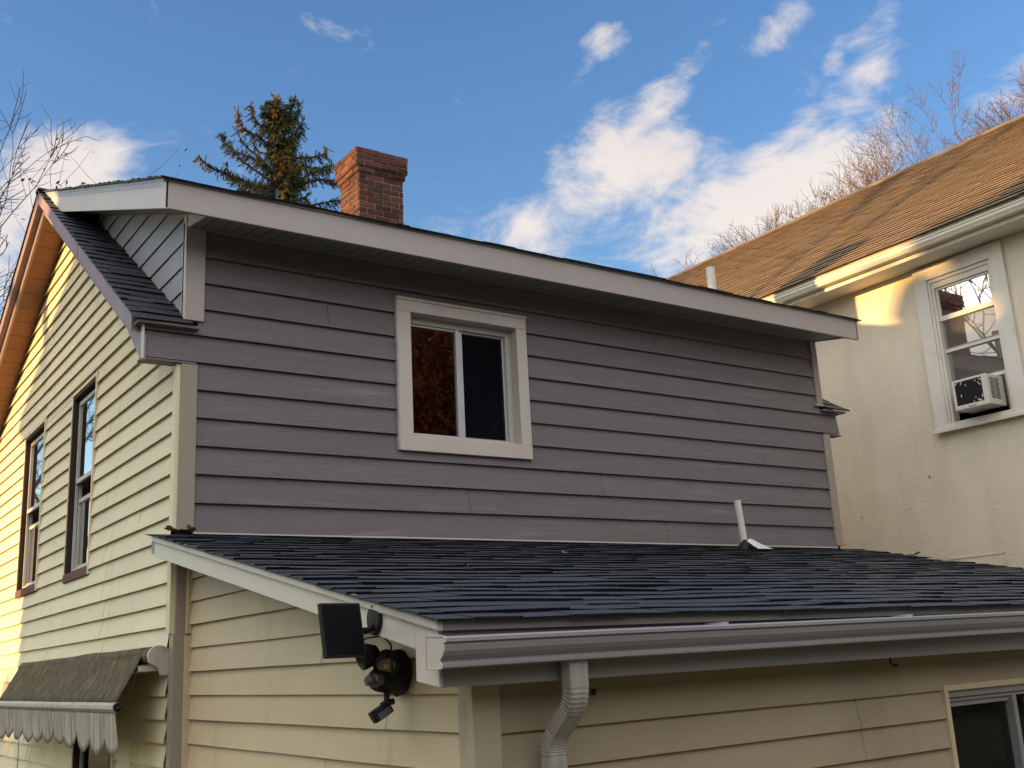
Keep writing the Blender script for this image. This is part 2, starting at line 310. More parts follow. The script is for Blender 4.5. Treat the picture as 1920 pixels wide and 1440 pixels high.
def shingles(mb, O, U, V, Nn, u0, u1, LEN, ex=.14, tw=(.10,.30), th=.007, raise_=.006, regular=None, tv=.28, jit=.003, wave=.004, under=.012, hue=None):
    O, U, V, Nn = Vector(O), Vector(U).normalized(), Vector(V).normalized(), Vector(Nn).normalized()
    k = 0
    while k*ex < LEN-.01:
        v0 = k*ex; v1 = min(LEN, v0+ex+.012)
        x = u0 - (rng.uniform(0, .2) if regular is None else (regular/2 if k % 2 else 0))
        while x < u1:
            w = rng.uniform(*tw) if regular is None else regular
            a, b = max(x, u0), min(x+w, u1)
            if b-a > .006:
                up = raise_ if rng.random() < .5 else 0
                tt = 1+rng.uniform(-tv, tv)
                if hue: tt = tuple(tt*h for h in hue(rng))
                j = rng.uniform(-jit, jit); g = .0015 if regular is None else .004
                wv = lambda u: wave*noise.noise(Vector((u*.9, k*.37, 2.7))) + .5*wave*noise.noise(Vector((u*4, k*1.9, 7)))
                f = lambda u, v, n: O+U*u+V*v+Nn*(n+wv(u))
                n0 = th+up+rng.uniform(0, .0015)
                A, B, C_, D = f(a+g, v0+j, n0), f(b-g, v0+j+rng.uniform(-jit, jit)*.5, n0), f(b-g, v1, .0015+up*.4), f(a+g, v1, .0015+up*.4)
                mb.q((A, B, C_, D), tt)
                dk = tt if isinstance(tt, tuple) else tt
                mb.q((f(a+g, v0+j+under, -.002), f(b-g, v0+j+under, -.002), B, A), dk)
                mb.q((f(a+g, v1, -.002), f(a+g, v0+j, -.002), A, D), dk); mb.q((f(b-g, v0+j, -.002), f(b-g, v1, -.002), C_, B), dk)
            x += w
        k += 1
GZ = -3.6
# ------------------------------------------------------------------ ground
g = MB(); n = 24
for i in range(n):
    for j in range(n):
        c = lambda a: -300+600*a/n
        g.q(((c(i), c(j), GZ), (c(i+1), c(j), GZ), (c(i+1), c(j+1), GZ), (c(i), c(j+1), GZ)))
go = g.build('ground', GROUND); go['kind'] = 'structure'

# ------------------------------------------------------------------ the grey house
H = thing('grey_house', (3, 3.4, GZ), 'two storey house with grey lap siding on its dormer, cream siding and charcoal shingles', 'house')
RF = lambda y: 1.30 + .648*(y+.07)            # main roof, front slope
RB = lambda y: 3.549 - .485*(y-3.40)           # main roof, back slope
DR = lambda y: 2.085 + .382*(y+.4)           # dormer roof
AR = lambda y: -.012 + .2055*y               # roof of the low addition

def wall_holes(mb, P, us, zs, holes):
    us = sorted(us); zs = sorted(zs)
    for a, b in zip(us, us[1:]):
        for c, d in zip(zs, zs[1:]):
            if any(h[0] < (a+b)/2 < h[1] and h[2] < (c+d)/2 < h[3] for h in holes): continue
            mb.q((P(a, c), P(b, c), P(b, d), P(a, d)))

# dormer front: grey lap siding, one board of it running out onto the eave returns
PF = lambda u, n, z: (u, -n, z)
hole = (1.50, 2.49, .68, 1.65)
m = MB(); LIPG = (.007, .022)
siding(m, PF, lambda z: .0, lambda z: 5.94, 0, 1.99, .178, .024, [hole], {2: [3.222], 1: [1.99], 0: [3.865], 4: [5.1], 9: [3.92], 8: [.9], 6: [4.6]}, zb=0, gap=.003, wob=.0012, lip=LIPG)
siding(m, PF, lambda z: -.335, lambda z: .0, 1.068, 1.29, .178, .024, (), {}, zb=0, wob=.0012, lip=LIPG)
siding(m, PF, lambda z: 5.94, lambda z: 6.18, 1.068, 1.29, .178, .024, (), {}, zb=0, wob=.0012, lip=LIPG)
fw_ = m.build('front_wall', GREY, H)
m = MB(); wall_holes(m, lambda u, z: (u, .008, z), (-.1, 1.5, 2.49, 6.02), (-.2, .68, 1.65, 2.0), [hole]); m.build('wall_sheathing', DARKI, H)
m = MB(); m.box(.0, 5.95, -.022, -.004, -.012, .006); m.build('flashing_strip', WHITEM, H)

# gable wall on the left: cream vinyl
holesS = [(2.06, 2.85, -.015, 1.485), (3.955, 4.865, .01, 1.52), (1.15, 2.25, -2.3, -1.05)]
PS = lambda u, n, z: (-.1-n, u, z)
sm = {}
for k in range(-30, 26):
    sm[k] = sorted(rng.choice([(1.55, 4.1), (.75, 3.95), (2.2, 6.1), (4.05, 7.2), (1.62, 3.9)]))
m = MB()
siding(m, PS, lambda z: max(.045, (z-1.10)/.648-.07), lambda z: min(8.8, 3.4+(3.345-z)/.485), GZ, 3.34, .1315, .022, holesS, sm, zb=.102, lap=.003, wob=.0022, step=.35)
m.build('gable_wall', CREAM, H)
# far walls
m = MB()
m.q([(6.02, .01, GZ), (6.02, 8.8, GZ), (6.02, 8.8, .74), (6.02, 3.4, 3.36), (6.02, .01, 1.15)]); m.build('far_gable_wall', BACKW, H)
m = MB(); m.q([(-.1, 8.8, GZ), (6.02, 8.8, GZ), (6.02, 8.8, .76), (-.1, 8.8, .76)]); m.build('back_wall', BACKW, H)

# main roof
def deck(mb, x0, x1, top, t):
    mb.prism([(x0, y, z) for y, z in top] + [(x0, y, z-t) for y, z in reversed(top)], (x1-x0, 0, 0))
m = MB()
for x0, x1 in ((-.335, -.055), (5.975, 6.2)):
    deck(m, x0, x1, [(.03, RF(.03)-.012), (3.40, 3.536)], .15)
deck(m, -.335, 6.2, [(3.40, 3.536), (9.2, RB(9.2)-.012)], .17)
mr_ = m.build('main_roof', SOFF, H)
for x0, x1 in ((-.385, -.005), (5.93, 6.25)): m = MB(); m.box(x0, x1, -.072, .03, RF(-.072)-.030, RF(-.072)-.012); m.build('eave_board', GREY, H, bevel=.003)
m = MB()
shingles(m, (0, -.085, RF(-.085)-.006), (1, 0, 0), (0, 1, .648), (0, -.648, 1), -.415, -.05, 4.16, .14, (.09, .24), tv=.3)
shingles(m, (0, -.085, RF(-.085)-.006), (1, 0, 0), (0, 1, .648), (0, -.648, 1), 5.97, 6.29, 4.16, .14, (.09, .24), tv=.3)
shingles(m, (0, 9.25, RB(9.25)-.006), (1, 0, 0), (0, -1, .485), (0, .485, 1), -.415, 6.29, 6.48, .14, (.15, .34), tv=.3)
m.box(-.42, 6.29, 3.34, 3.46, 3.540, 3.556)
m.build('shingles', SHING, mr_)
# rake boards on the left gable: a proud upper board over a lower one
def rake(mb, x0, x1, fn, ya, yb, a, b, seg=1, jit=0):
    ys = [ya+(yb-ya)*i/seg for i in range(seg+1)]
    for p, q_ in zip(ys, ys[1:]):
        j = rng.uniform(-jit, jit)
        mb.prism([(x0+j, p, fn(p)-a), (x0+j, q_, fn(q_)-a), (x0+j, q_, fn(q_)-b), (x0+j, p, fn(p)-b)], (x1-x0, 0, 0))
m = MB()
for (a, b) in ((.03, .52), (.525, 1.28), (1.285, 1.66), (1.665, 2.6), (2.605, 3.40)):
    rake(m, -.40+rng.uniform(-.003, .003), -.335, RF, a, b, .012, .13+rng.uniform(-.004, .004))
rake(m, -.40, -.335, RB, 3.40, 6.3, .012, .125); rake(m, -.40, -.335, RB, 6.3, 9.22, .012, .125)
rk = m.build('rake_board', RAKE, H, bevel=.004)
m = MB()
rake(m, -.345, -.325, RF, .35, 3.40, .125, .222, 3); m.prism([(-.345, .35, RF(.35)-.125), (-.345, -.03, RF(-.03)-.125), (-.345, -.036, 1.045), (-.345, .0, 1.045), (-.345, .35, RF(.35)-.222)], (.02, 0, 0)); rake(m, -.345, -.325, RB, 3.40, 9.22, .12, .222, 2)
m.build('rake_board', RAKE, H)
m = MB(); m.prism([(-.349, -.040, 1.05), (-.349, -.034, 1.30), (-.349, .0, 1.29), (-.349, -.02, 1.05)], (.012, 0, 0)); m.build('end_trim', WHITEM, H)
m = MB()
def soffit_boards(fn, ya, yb, w, s):
    y = ya
    while y < yb:
        e = min(yb, y+w-.006); m.prism([(-.327, y, fn(y)-.19), (-.327, e, fn(e)-.19), (-.327, e, fn(e)-.20), (-.327, y, fn(y)-.20)], (.235, 0, 0)); y += w
soffit_boards(RF, .0, 3.38, .19, 1); soffit_boards(RB, 3.42, 9.2, .19, 1)
m.build('rake_soffit', BROWNS, H)
# eave returns
m = MB()
for s, x0, x1 in ((0, -.335, -.02), (1, 5.96, 6.18)):
    m = MB()
    m.prism([(x0, .075, 1.06), (x0, .012, 1.06), (x0, .012, RF(0)-.03), (x0, .075, RF(.075)-.03)], (x1-x0, 0, 0))
    m.box(x0-.012, x1+.012, -.032, .075, 1.048, 1.0605)
    m.build('eave_return', GREY, H, bevel=.003)

# dormer
D = bpy
m = MB(); deck(m, -.33, 6.115, [(-.385, DR(-.385)), (3.38, DR(3.38))], .17); dr_ = m.build('dormer_roof', SOFF, H)
m = MB(); shingles(m, (0, -.445, DR(-.445)+.004), (1, 0, 0), (0, 1, .382), (0, -.382, 1), -.385, 6.165, 4.14, .14, (.1, .3), tv=.3, wave=.006, th=.010); m.build('shingles', SHING, dr_)
m = MB(); m.box(-.345, 6.13, -.412, -.388, 1.893, 2.078)
fa = m.build('fascia', FASC, H, bevel=.003)
m = MB()
rakeD = lambda x0, x1, a, b, y0=-.412: m.prism([(x0, y0, DR(y0)-a), (x0, 3.36, DR(3.36)-a), (x0, 3.36, DR(3.36)-b), (x0, y0, DR(y0)-b)], (x1-x0, 0, 0))
rakeD(-.35, -.328, .045, .192); m.build('fascia', WHITEM, H, bevel=.003)
m = MB(); rakeD(6.113, 6.135, .0, .19); m.build('fascia', FASC, H, bevel=.003)
m = MB(); rakeD(-.362, -.33, -.004, .018); rakeD(-.356, -.33, .018, .034); rakeD(-.353, -.33, .034, .047); m.build('drip_edge', ALU, H)
m = MB(); m.box(-.36, 6.14, -.424, -.40, 2.070, 2.086); m.build('drip_edge', GUTT, H)
m = MB(); x = -.08
while x < 6.0:
    e = min(x+.082, 6.0); zA, zB = 1.915, 1.972
    m.prism([(x, -.39, zA), (x, 0.0, zB), (x, 0.0, zB+.01), (x, -.39, zA+.01)], (e-x, 0, 0)); x += .092
m.box(-.06, 5.98, -.03, -.005, 1.958, 1.976)
m.build('soffit', SOFF, H)
for xs in (-.088, 5.985):
    m = MB(); m.prism([(xs, .0, 2.06), (xs, .0, 1.965), (xs, -.39, 1.90), (xs, -.39, 1.925)], (.014, 0, 0)); m.build('soffit_end', WHITEM, H)
m = MB()
PC = lambda u, n, z: (-.062-n, u, z)
siding(m, PC, lambda z: max(.03, (z-1.915)/.382-.4), lambda z: (z-1.30)/.648-.07, 1.36, 3.0, .17, .012, zb=1.40, wob=.001)
m.build('dormer_cheek', CHEEK, H)
m = MB(); m.q([(5.99, .0, 1.30), (5.99, 3.3, 3.5), (5.99, .0, 2.05)]); m.build('dormer_cheek', GREY, H)

# corner posts
def post(x0, x1, y0, y1, z0, z1, mat): b = MB(); b.box(x0, x1, y0, y1, z0, z1); return b.build('corner_post', mat, H, bevel=.004)
post(-.088, .036, -.028, .06, RF(-.03)+.01, 1.965, FASC)
b = MB(); b.prism([(-.094, -.03, RF(-.03)+.012), (-.094, .03, RF(.03)+.012), (-.094, .03, 2.06), (-.094, -.03, 2.04)], (.006, 0, 0)); b.build('corner_trim', WHITEM, H)
post(-.1, .002, -.030, .03, .01, 1.047, TAUPE)
b = MB(); b.box(-.126, -.099, -.012, .055, .02, 1.045); b.build('corner_trim', CREAM, H)
b = MB(); b.box(-.126, -.094, -.012, .055, -.598, -.1); b.build('corner_trim', CREAM, H)
post(-.095, -.012, -.025, .03, -.60, -.05, TAUPE); post(-.112, .0, -.045, .03, GZ, -.60, TAUPE)
b = MB(); b.box(-.035, -.004, -.06, -.02, -.60, -.1); b.build('corner_trim', YELLOWV, H)
b = MB(); b.box(-.045, .01, -.075, -.04, GZ, -.615); b.build('corner_trim', YELLOWV, H)
post(5.905, 5.985, -.028, .06, RF(-.03)+.01, 1.965, TAUPE); post(5.93, 6.025, -.030, .05, .01, 1.05, TAUPE)
b = MB(); b.box(5.86, 5.99, -.045, -.01, 1.318, 1.334); b.build('corner_trim', FASC, H)

# ---- slider window of the dormer
wn = MB()
wn.box(1.427, 2.550, -.046, -.004, .597, .703); wn.box(1.427, 2.550, -.046, -.004, 1.618, 1.700)
wn.box(1.427, 1.530, -.044, -.004, .703, 1.618); wn.box(2.458, 2.550, -.044, -.004, .703, 1.618)
slid = wn.build('window', TRIM, H, bevel=.003)
b = MB(); b.box(1.420, 2.556, -.052, -.0, 1.7005, 1.722); b.box(1.418, 1.4265, -.040, .0, .60, 1.71); b.build('head_flashing', AWNM, slid)
b = MB()
b.box(1.505, 1.532, -.043, .12, .69, 1.63); b.box(2.456, 2.485, -.043, .12, .69, 1.63); b.box(1.505, 2.485, -.043, .12, 1.616, 1.645); b.box(1.505, 2.485, -.043, .12, .675, .705)
b.build('jamb', TRIM, slid)
b = MB()
b.box(1.533, 2.455, .045, .10, 1.565, 1.615); b.box(1.533, 2.455, .03, .10, .706, .738); b.box(2.41, 2.455, .045, .10, .738, 1.565); b.box(1.533, 1.552, .06, .10, .738, 1.565)
b.build('frame', SASH, slid, bevel=.003)
b = MB(); b.box(1.965, 1.998, .050, .085, .740, 1.565); b.box(1.552, 1.965, .062, .085, 1.548, 1.566); b.box(1.552, 1.965, .062, .085, .738, .75); b.box(1.9985, 2.03, .066, .098, .740, 1.565); b.build('sash', ALU, slid, bevel=.002)
b = MB(); b.box(2.03, 2.41, .072, .092, 1.54, 1.566); b.box(2.03, 2.41, .072, .092, .738, .756); b.box(2.385, 2.41, .072, .092, .756, 1.54); b.build('sash', ALU, slid, bevel=.002)
b = MB(); b.q([(1.552, .076, .745), (1.965, .076, .745), (1.965, .076, 1.552), (1.552, .076, 1.552)]); b.build('pane', GLASS, slid)
b = MB(); b.q([(2.03, .082, .75), (2.385, .082, .75), (2.385, .082, 1.545), (2.03, .082, 1.545)]); b.build('pane', GLASS, slid)
b = MB(); b.q([(2.03, .070, .75), (2.39, .070, .75), (2.39, .070, 1.55), (2.03, .070, 1.55)]); b.build('insect_screen', SCREEN, slid)

# ---- double hung windows of the gable wall
def gable_window(y0, y1, z0, z1, sun=False):
    w = MB(); t = .03; xo, xi = -.118, .03
    w.box(xo, xi, y0, y0+t*.6, z0, z1); w.box(xo, xi, y1-t, y1, z0, z1); w.box(xo, xi, y0+t*.6, y1-t, z1-t, z1); w.box(xo, xi, y0+t*.6, y1-t, z0, z0+.02)
    w.box(-.05, xi, y1-t-.018, y1-t, z0+.02, z1-t); w.box(-.05, xi, y0+t*.6, y0+t*.6+.02, z0+.02, z1-t)
    o = w.build('window', DKBROWN, H, bevel=.003)
    b = MB(); b.box(-.128, -.03, y0-.005, y1+.01, z0-.055, z0+.012); b.build('sill', SILL, o, bevel=.004)
    b = MB(); b.box(-.128, -.098, y0-.028, y0-.004, z0-.05, z1+.03); b.box(-.124, -.098, y0-.004, y1+.02, z1+.002, z1+.022); b.box(-.122, -.098, y1+.004, y1+.02, z0-.05, z1); b.build('trim_channel', CREAM, o)
    ya, yb, zm = y0+.035, y1-.045, (z0+z1)/2
    b = MB(); X0, X1 = -.078, -.052
    b.box(X0, X1, ya, ya+.022, zm, z1-.05); b.box(X0, X1, yb-.016, yb, zm, z1-.05); b.box(X0, X1, ya+.022, yb-.016, z1-.085, z1-.05); b.box(X0, X1, ya+.022, yb-.016, zm, zm+.036)
    b.build('upper_sash', SASH, o, bevel=.002)
    b = MB(); X0, X1 = -.050, -.024
    b.box(X0, X1, ya, ya+.032, z0+.03, zm-.001); b.box(X0, X1, yb-.018, yb, z0+.03, zm-.001); b.box(X0, X1, ya+.032, yb-.018, z0+.03, z0+.075); b.box(X0, X1, ya+.032, yb-.018, zm-.16, zm-.125)
    b.box(-.078, -.054, ya, ya+.014, z0+.03, zm-.002); b.box(-.078, -.054, yb-.014, yb, z0+.03, zm-.002); b.box(-.078, -.054, ya+.014, yb-.014, z0+.03, z0+.05)
    b.build('lower_sash', SASH, o, bevel=.002)
    b = MB(); b.q([(-.064, ya+.02, zm+.02), (-.064, yb-.02, zm+.02), (-.064, yb-.02, z1-.06), (-.064, ya+.02, z1-.06)]); b.build('pane', GLASS, o)
    b = MB(); b.q([(-.037, ya+.02, z0+.04), (-.037, yb-.02, z0+.04), (-.037, yb-.02, zm-.13), (-.037, ya+.02, zm-.13)]); b.build('pane', GLASS, o)
    return o
for hh in holesS: gable_window(*hh)

# ---- low addition in front
siA = MB()
siding(siA, lambda u, n, z: (-n, u, z), lambda z: max(-3.10, (z+.135)/.2055), lambda z: -.03, GZ, -.14, .133, .020, (), {k: [rng.choice([-1.9, -.8, -2.5])] if k % 2 else [] for k in range(-25, 8)}, zb=-.950, lap=.003, wob=.002, step=.35)
siA.build('addition_side_wall', YELLOWV, H)
holeR = (2.70, 3.90, -2.25, -1.09)
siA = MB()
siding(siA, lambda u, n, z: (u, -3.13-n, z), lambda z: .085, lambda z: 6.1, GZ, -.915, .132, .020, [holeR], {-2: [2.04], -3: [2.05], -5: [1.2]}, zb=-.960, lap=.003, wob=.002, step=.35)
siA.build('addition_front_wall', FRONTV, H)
m = MB(); m.q([(6.1, -3.13, GZ), (6.1, 0, GZ), (6.1, 0, -.1), (6.1, -3.13, -.8)]); m.build('addition_far_wall', BACKW, H)
post(-.026, .092, -3.158, -3.06, GZ, -.90, POSTC)
m = MB(); m.prism([(-.24, -3.33, AR(-3.33)-.012), (-.24, .0, AR(0)-.012), (-.24, 0, AR(0)-.12), (-.24, -3.3, AR(-3.3)-.12)], (6.35, 0, 0)); lr = m.build('addition_roof', SOFF, H)
m = MB(); shingles(m, (0, -3.385, AR(-3.385)-.004), (1, 0, 0), (0, 1, .2055), (0, -.2055, 1), -.285, 6.17, 3.445, .138, (.12, .34), tv=.17, th=.0075, raise_=.0042, jit=.005, wave=.009, under=.012)
m.build('shingles', SHING, lr)
m = MB(); arake = lambda x0, x1, a, b, y0, y1: m.prism([(x0, y0, AR(y0)-a), (x0, y1, AR(y1)-a), (x0, y1, AR(y1)-b), (x0, y0, AR(y0)-b)], (x1-x0, 0, 0))
arake(-.268, -.238, .004, .042, -3.345, -.09); m.build('drip_edge', WHITEM, H, bevel=.008)
m = MB(); arake(6.1, 6.13, .004, .042, -3.345, -.0); m.build('drip_edge', WHITEM, H, bevel=.008)
m = MB(); arake(-.252, -.236, .040, .128, -3.17, -.10); m.build('rake_board', WHITEM, H, bevel=.003)
m = MB(); arake(6.1, 6.12, .044, .128, -3.3, 0); m.build('rake_board', WHITEM, H)
m = MB(); m.prism([(-.2525, -3.172, AR(-3.172)-.04), (-.2525, -3.325, AR(-3.325)-.04), (-.2525, -3.325, -.918), (-.2525, -3.172, -.898)], (.014, 0, 0))
m.build('rake_return', WHITEM, H, bevel=.003)
m = MB(); m.box(-.10, 6.12, -3.322, -3.30, -.92, -.72); m.box(-.238, -.10, -3.3225, -3.30, -.919, -.72)
m.box(-.24, 6.12, -3.345, -3.31, -.738, -.706)
m.build('fascia', GUTT, H)
m = MB(); m.box(-.10, 6.12, -3.30, -3.12, -.912, -.90); m.build('soffit', SOFF, H)
prof = [(-.098, -.760), (-.101, -.753), (-.120, -.753), (-.128, -.759), (-.129, -.770), (-.117, -.773), (-.119, -.783), (-.117, -.798), (-.107, -.813), (-.095, -.823), (-.089, -.829), (-.098, -.836), (-.103, -.840), (-.103, -.849), (-.096, -.853), (-.004, -.852), (-.004, -.748)]
m = MB(); X0, X1, ns = -.297, 6.2, 26
for i in range(ns):
    a, b = X0+(X1-X0)*i/ns, X0+(X1-X0)*(i+1)/ns
    dz = lambda x: .0055*x + .0012*noise.noise(Vector((x*1.3, 0, 0)))-.004
    for p, q_ in zip(prof, prof[1:]):
        m.q([(a, -3.322+p[0], p[1]+dz(a)), (b, -3.322+p[0], p[1]+dz(b)), (b, -3.322+q_[0], q_[1]+dz(b)), (a, -3.322+q_[0], q_[1]+dz(a))])
gt = m.build('gutter', GUTT, H)
m = MB(); cp = [(-.298, -3.322+y, z+dz(-.3)) for y, z in prof[2:]]
m.prism(cp, (.002, 0, 0)); m.build('end_cap', TRIM, gt)
m = MB(); m.tube([(-.299, -3.322+y, z+dz(-.3)) for y, z in prof[2:]] + [(-.299, -3.322+prof[2][0], prof[2][1]+dz(-.3))], .0028, 5); m.build('end_cap_rim', AWNM, gt)
for x in (.95, 2.1, 3.3, 4.5): m = MB(); m.box(x, x+.022, -3.44, -3.33, -.757+.0055*x, -.748+.0055*x); m.build('hanger', ALU, gt)
# downspout: fluted rectangular pipe with crimped elbows
m = MB()
def sect(w, d):
    o = []
    for i in range(6): x = -w/2+w*i/5; o += [(x, -d/2 + (.0035 if i in (1, 4) else 0))]
    for i in range(4): o += [(w/2, -d/2+d*(i+.5)/4)]
    for i in range(6): x = w/2-w*i/5; o += [(x, d/2)]
    for i in range(4): o += [(-w/2, d/2-d*(i+.5)/4)]
    return o
path = [(-.845, -3.378, 0, 1), (-.90, -3.378, 0, 1), (-.945, -3.378, 0, 1)]
for i in range(1, 14): a = i/13*.85; path.append((-.945-.11*math.sin(a)*1.0, -3.378+.11*(1-math.cos(a)), a, .93 if i % 2 else 1.0))
zc, yc = path[-1][0], path[-1][1]
for i in range(1, 4): s_ = .034*i; path.append((zc-s_*math.cos(.85), yc+s_*math.sin(.85), .85, 1.0 if i < 3 else .96))
zc, yc = path[-1][0], path[-1][1]
for i in range(1, 16): a = .85*(1-i/15); path.append((zc-.11*(math.sin(.85)-math.sin(a)), yc+.11*(math.cos(a)-math.cos(.85)), a, .92 if i % 2 else 1.0))
zc, yc = path[-1][0], path[-1][1]
path += [(zc-.02, yc, 0, 1.0), (zc-.05, yc, 0, 1.0), (zc-.055, yc, 0, .94), (zc-.5, yc, 0, .94), (GZ, yc, 0, .94)]
rings = []
for (z, y, a, sc_) in path:
    r = []
    for (px, pd) in sect(.077*sc_, .052*sc_): r.append((.262+px, y+pd*math.cos(a), z+pd*math.sin(a)))
    rings.append(r)
for r1, r2 in zip(rings, rings[1:]):
    for i in range(len(r1)): j = (i+1) % len(r1); m.q([r1[i], r1[j], r2[j], r2[i]])
dsp = m.build('downspout', DOWN, H)
m = MB(); m.box(.218, .306, -3.215, -3.135, -1.60, -1.575); m.build('strap', DOWN, dsp)
# small window at the lower right
wr = MB(); a, b_, c_, d_ = holeR
wr.box(a-.018, a+.012, -3.158, -3.12, c_, d_+.02); wr.box(b_-.012, b_+.018, -3.158, -3.12, c_, d_+.02); wr.box(a+.012, b_-.012, -3.158, -3.12, d_-.008, d_+.02); wr.box(a, b_, -3.16, -3.12, c_-.05, c_)
lw = wr.build('window', YELLOWV, H, bevel=.002)
f_ = MB(); f_.box(a+.012, b_-.012, -3.135, -3.06, d_-.042, d_-.008); f_.box(a+.012, b_-.012, -3.12, -3.06, d_-.062, d_-.045); f_.box(a+.012, a+.03, -3.13, -3.06, c_, d_-.06)
f_.box(3.30, 3.335, -3.125, -3.06, c_, d_-.06); f_.box(b_-.03, b_-.012, -3.13, -3.06, c_, d_-.06)
f_.box(a+.03, 3.30, -3.105, -3.06, d_-.088, d_-.064); f_.build('frame', GUTT, lw, bevel=.002)
f_ = MB(); f_.q([(a+.03, -3.08, c_), (b_-.03, -3.08, c_), (b_-.03, -3.08, d_-.08), (a+.03, -3.08, d_-.08)]); f_.build('pane', GLASS, lw)
# hook under the eave and a bolt hole in the siding
m = MB(); m.tube([(2.2, -3.23, -.912), (2.2, -3.23, -.945), (2.215, -3.235, -.958), (2.24, -3.235, -.956)], .006, 6); m.build('hook', DKBROWN, H)
m = MB(); m.lathe((.52, -3.146, -.976), (0, -1, 0), [(0, .012), (.006, .013), (.012, .008)], 10); m.build('bolt', DKBROWN, H)

# ---- plumbing vents
m = MB(); m.lathe((5.735, 1.0, DR(1.0)-.05), (0, 0, 1), [(0, .047), (.455, .047), (.455, .041), (.30, .040)], 20); m.build('roof_vent', PVC, H, smooth=False)
m = MB(); m.lathe((4.49, -.26, AR(-.26)-.02), (-.10, 0.0, 1), [(0, .029), (.42, .029), (.42, .024), (.3, .024)], 16); vp = m.build('vent_pipe', PVC, H)
m = MB(); m.lathe((4.49, -.26, AR(-.26)+.0), (-.05, -.1, 1), [(0, .075), (.012, .07), (.035, .05), (.055, .034), (.075, .031)], 18); m.build('rubber_boot', RUB, vp)
m = MB(); zz = lambda y: AR(y)+.016
for q_ in range(6):
    fa_, fb_ = q_/6, (q_+1)/6; hh_ = lambda f: .075*math.sin(PI*(.25+.62*f)); xx = lambda f, w: 4.44+.115*f+w*(-.02+.06*f)
    m.q([(xx(fa_, 0), -.33, zz(-.33)+hh_(fa_)), (xx(fb_, 0), -.33, zz(-.33)+hh_(fb_)), (xx(fb_, 1), -.46, zz(-.46)+.004), (xx(fa_, 1), -.46, zz(-.46)+.004)])
m.build('flashing', FOIL, vp)

# ---- chimney
m = MB(); c0 = (2.765, 3.31, 3.20, 3.655)
def bricks(x0, x1, y0, y1, z0, n, hgt=.068, sh=0):
    for k in range(n):
        z = z0+k*hgt; za, zb_ = z+.005, z+hgt-.005
        for ax, (a, b, fixed, sgn) in enumerate(((x0, x1, y0, -1), (x0, x1, y1, 1), (y0, y1, x0, -1), (y0, y1, x1, 1))):
            horiz = ax < 2; off = (k+(0 if horiz else 1)+sh) % 2
            u = a - (.10 if off else 0)
            while u < b-.01:
                w = .20; p, q_ = max(a, u)+.005, min(b, u+w)-.005; u += w
                if q_-p < .02: continue
                pr_ = rng.uniform(.001, .009); tc_ = rng.uniform(.55, 1.35); tc_ = (tc_, tc_*rng.uniform(.85, 1.1), tc_*rng.uniform(.85, 1.15))
                if horiz: m.box(p, q_, min(fixed+sgn*pr_, fixed-sgn*.05), max(fixed+sgn*pr_, fixed-sgn*.05), za, zb_+rng.uniform(-.002, .002), tc_)
                else: m.box(min(fixed+sgn*pr_, fixed-sgn*.05), max(fixed+sgn*pr_, fixed-sgn*.05), p, q_, za, zb_+rng.uniform(-.002, .002), tc_)
bricks(*c0, 3.30, 16); e = .022; bricks(c0[0]-e, c0[1]+e, c0[2]-e, c0[3]+e, 4.388, 1, .066); e = .045; bricks(c0[0]-e, c0[1]+e, c0[2]-e, c0[3]+e, 4.454, 3, .07, 1)
ch = m.build('chimney', BRICK, H, bevel=.004)
m = MB(); m.box(c0[0]+.003, c0[1]-.003, c0[2]+.003, c0[3]-.003, 3.25, 4.39); m.box(c0[0]-.018, c0[1]+.018, c0[2]-.018, c0[3]+.018, 4.39, 4.455); m.box(c0[0]-.04, c0[1]+.04, c0[2]-.04, c0[3]+.04, 4.4555, 4.655)
m.prism([(c0[0]-.02, c0[2]-.02, 4.655), (c0[1]+.0, c0[2]-.02, 4.655), (c0[1]-.05, c0[3], 4.672), (c0[0]+.05, c0[3], 4.672)], (0, 0, .012))
m.build('mortar', MORT, ch)

# ------------------------------------------------------------------ awning over the ground-floor window
A = thing('awning', (-.2, 1.95, -.85), 'grey mildewed cloth awning with a ragged valance over the lower window on the cream wall', 'awning')
m = MB(); ny, nx = 40, 8
pt = lambda i, j: (-.215-.165*(j/nx) + .012*math.sin(PI*j/nx)*(1+.8*noise.noise(Vector((i*.22, 2, 7)))) + .010*noise.noise(Vector((i*.09, j*.1, 0))), .12+3.72*i/ny, -.668-.305*(j/nx)**1.12 + .008*noise.noise(Vector((i*.11, j*.12, 4))))
for i in range(ny):
    for j in range(nx): m.q([pt(i, j), pt(i+1, j), pt(i+1, j+1), pt(i, j+1)])
o = m.build('cloth', AWN, A, smooth=True); sdf = o.modifiers.new('thickness', 'SOLIDIFY'); sdf.thickness = .003
m = MB(); m.lathe((-.19, .06, -.715), (0, 1, 0), [(0, .04), (.02, .05), (3.8, .05), (3.82, .04)], 20); m.build('roller', AWN, A, smooth=False)
m = MB(); bar = [(-.372, -.968), (-.396, -.972), (-.408, -.985), (-.408, -1.005), (-.396, -1.022), (-.376, -1.028), (-.366, -1.0)]
m.prism([(x, .075, z) for x, z in bar], (0, 3.85, 0)); m.build('front_bar', AWNM, A, bevel=.003)
m = MB(); m.prism([(x*.94-.021, .055, z*.94-.058) for x, z in bar], (0, .019, 0)); m.tube([(-.386, .06, -1.0), (-.386, .02, -1.0), (-.37, .015, -.99)], .008, 8); m.build('bar_end', BLACKP, A)
m = MB(); nv = 240
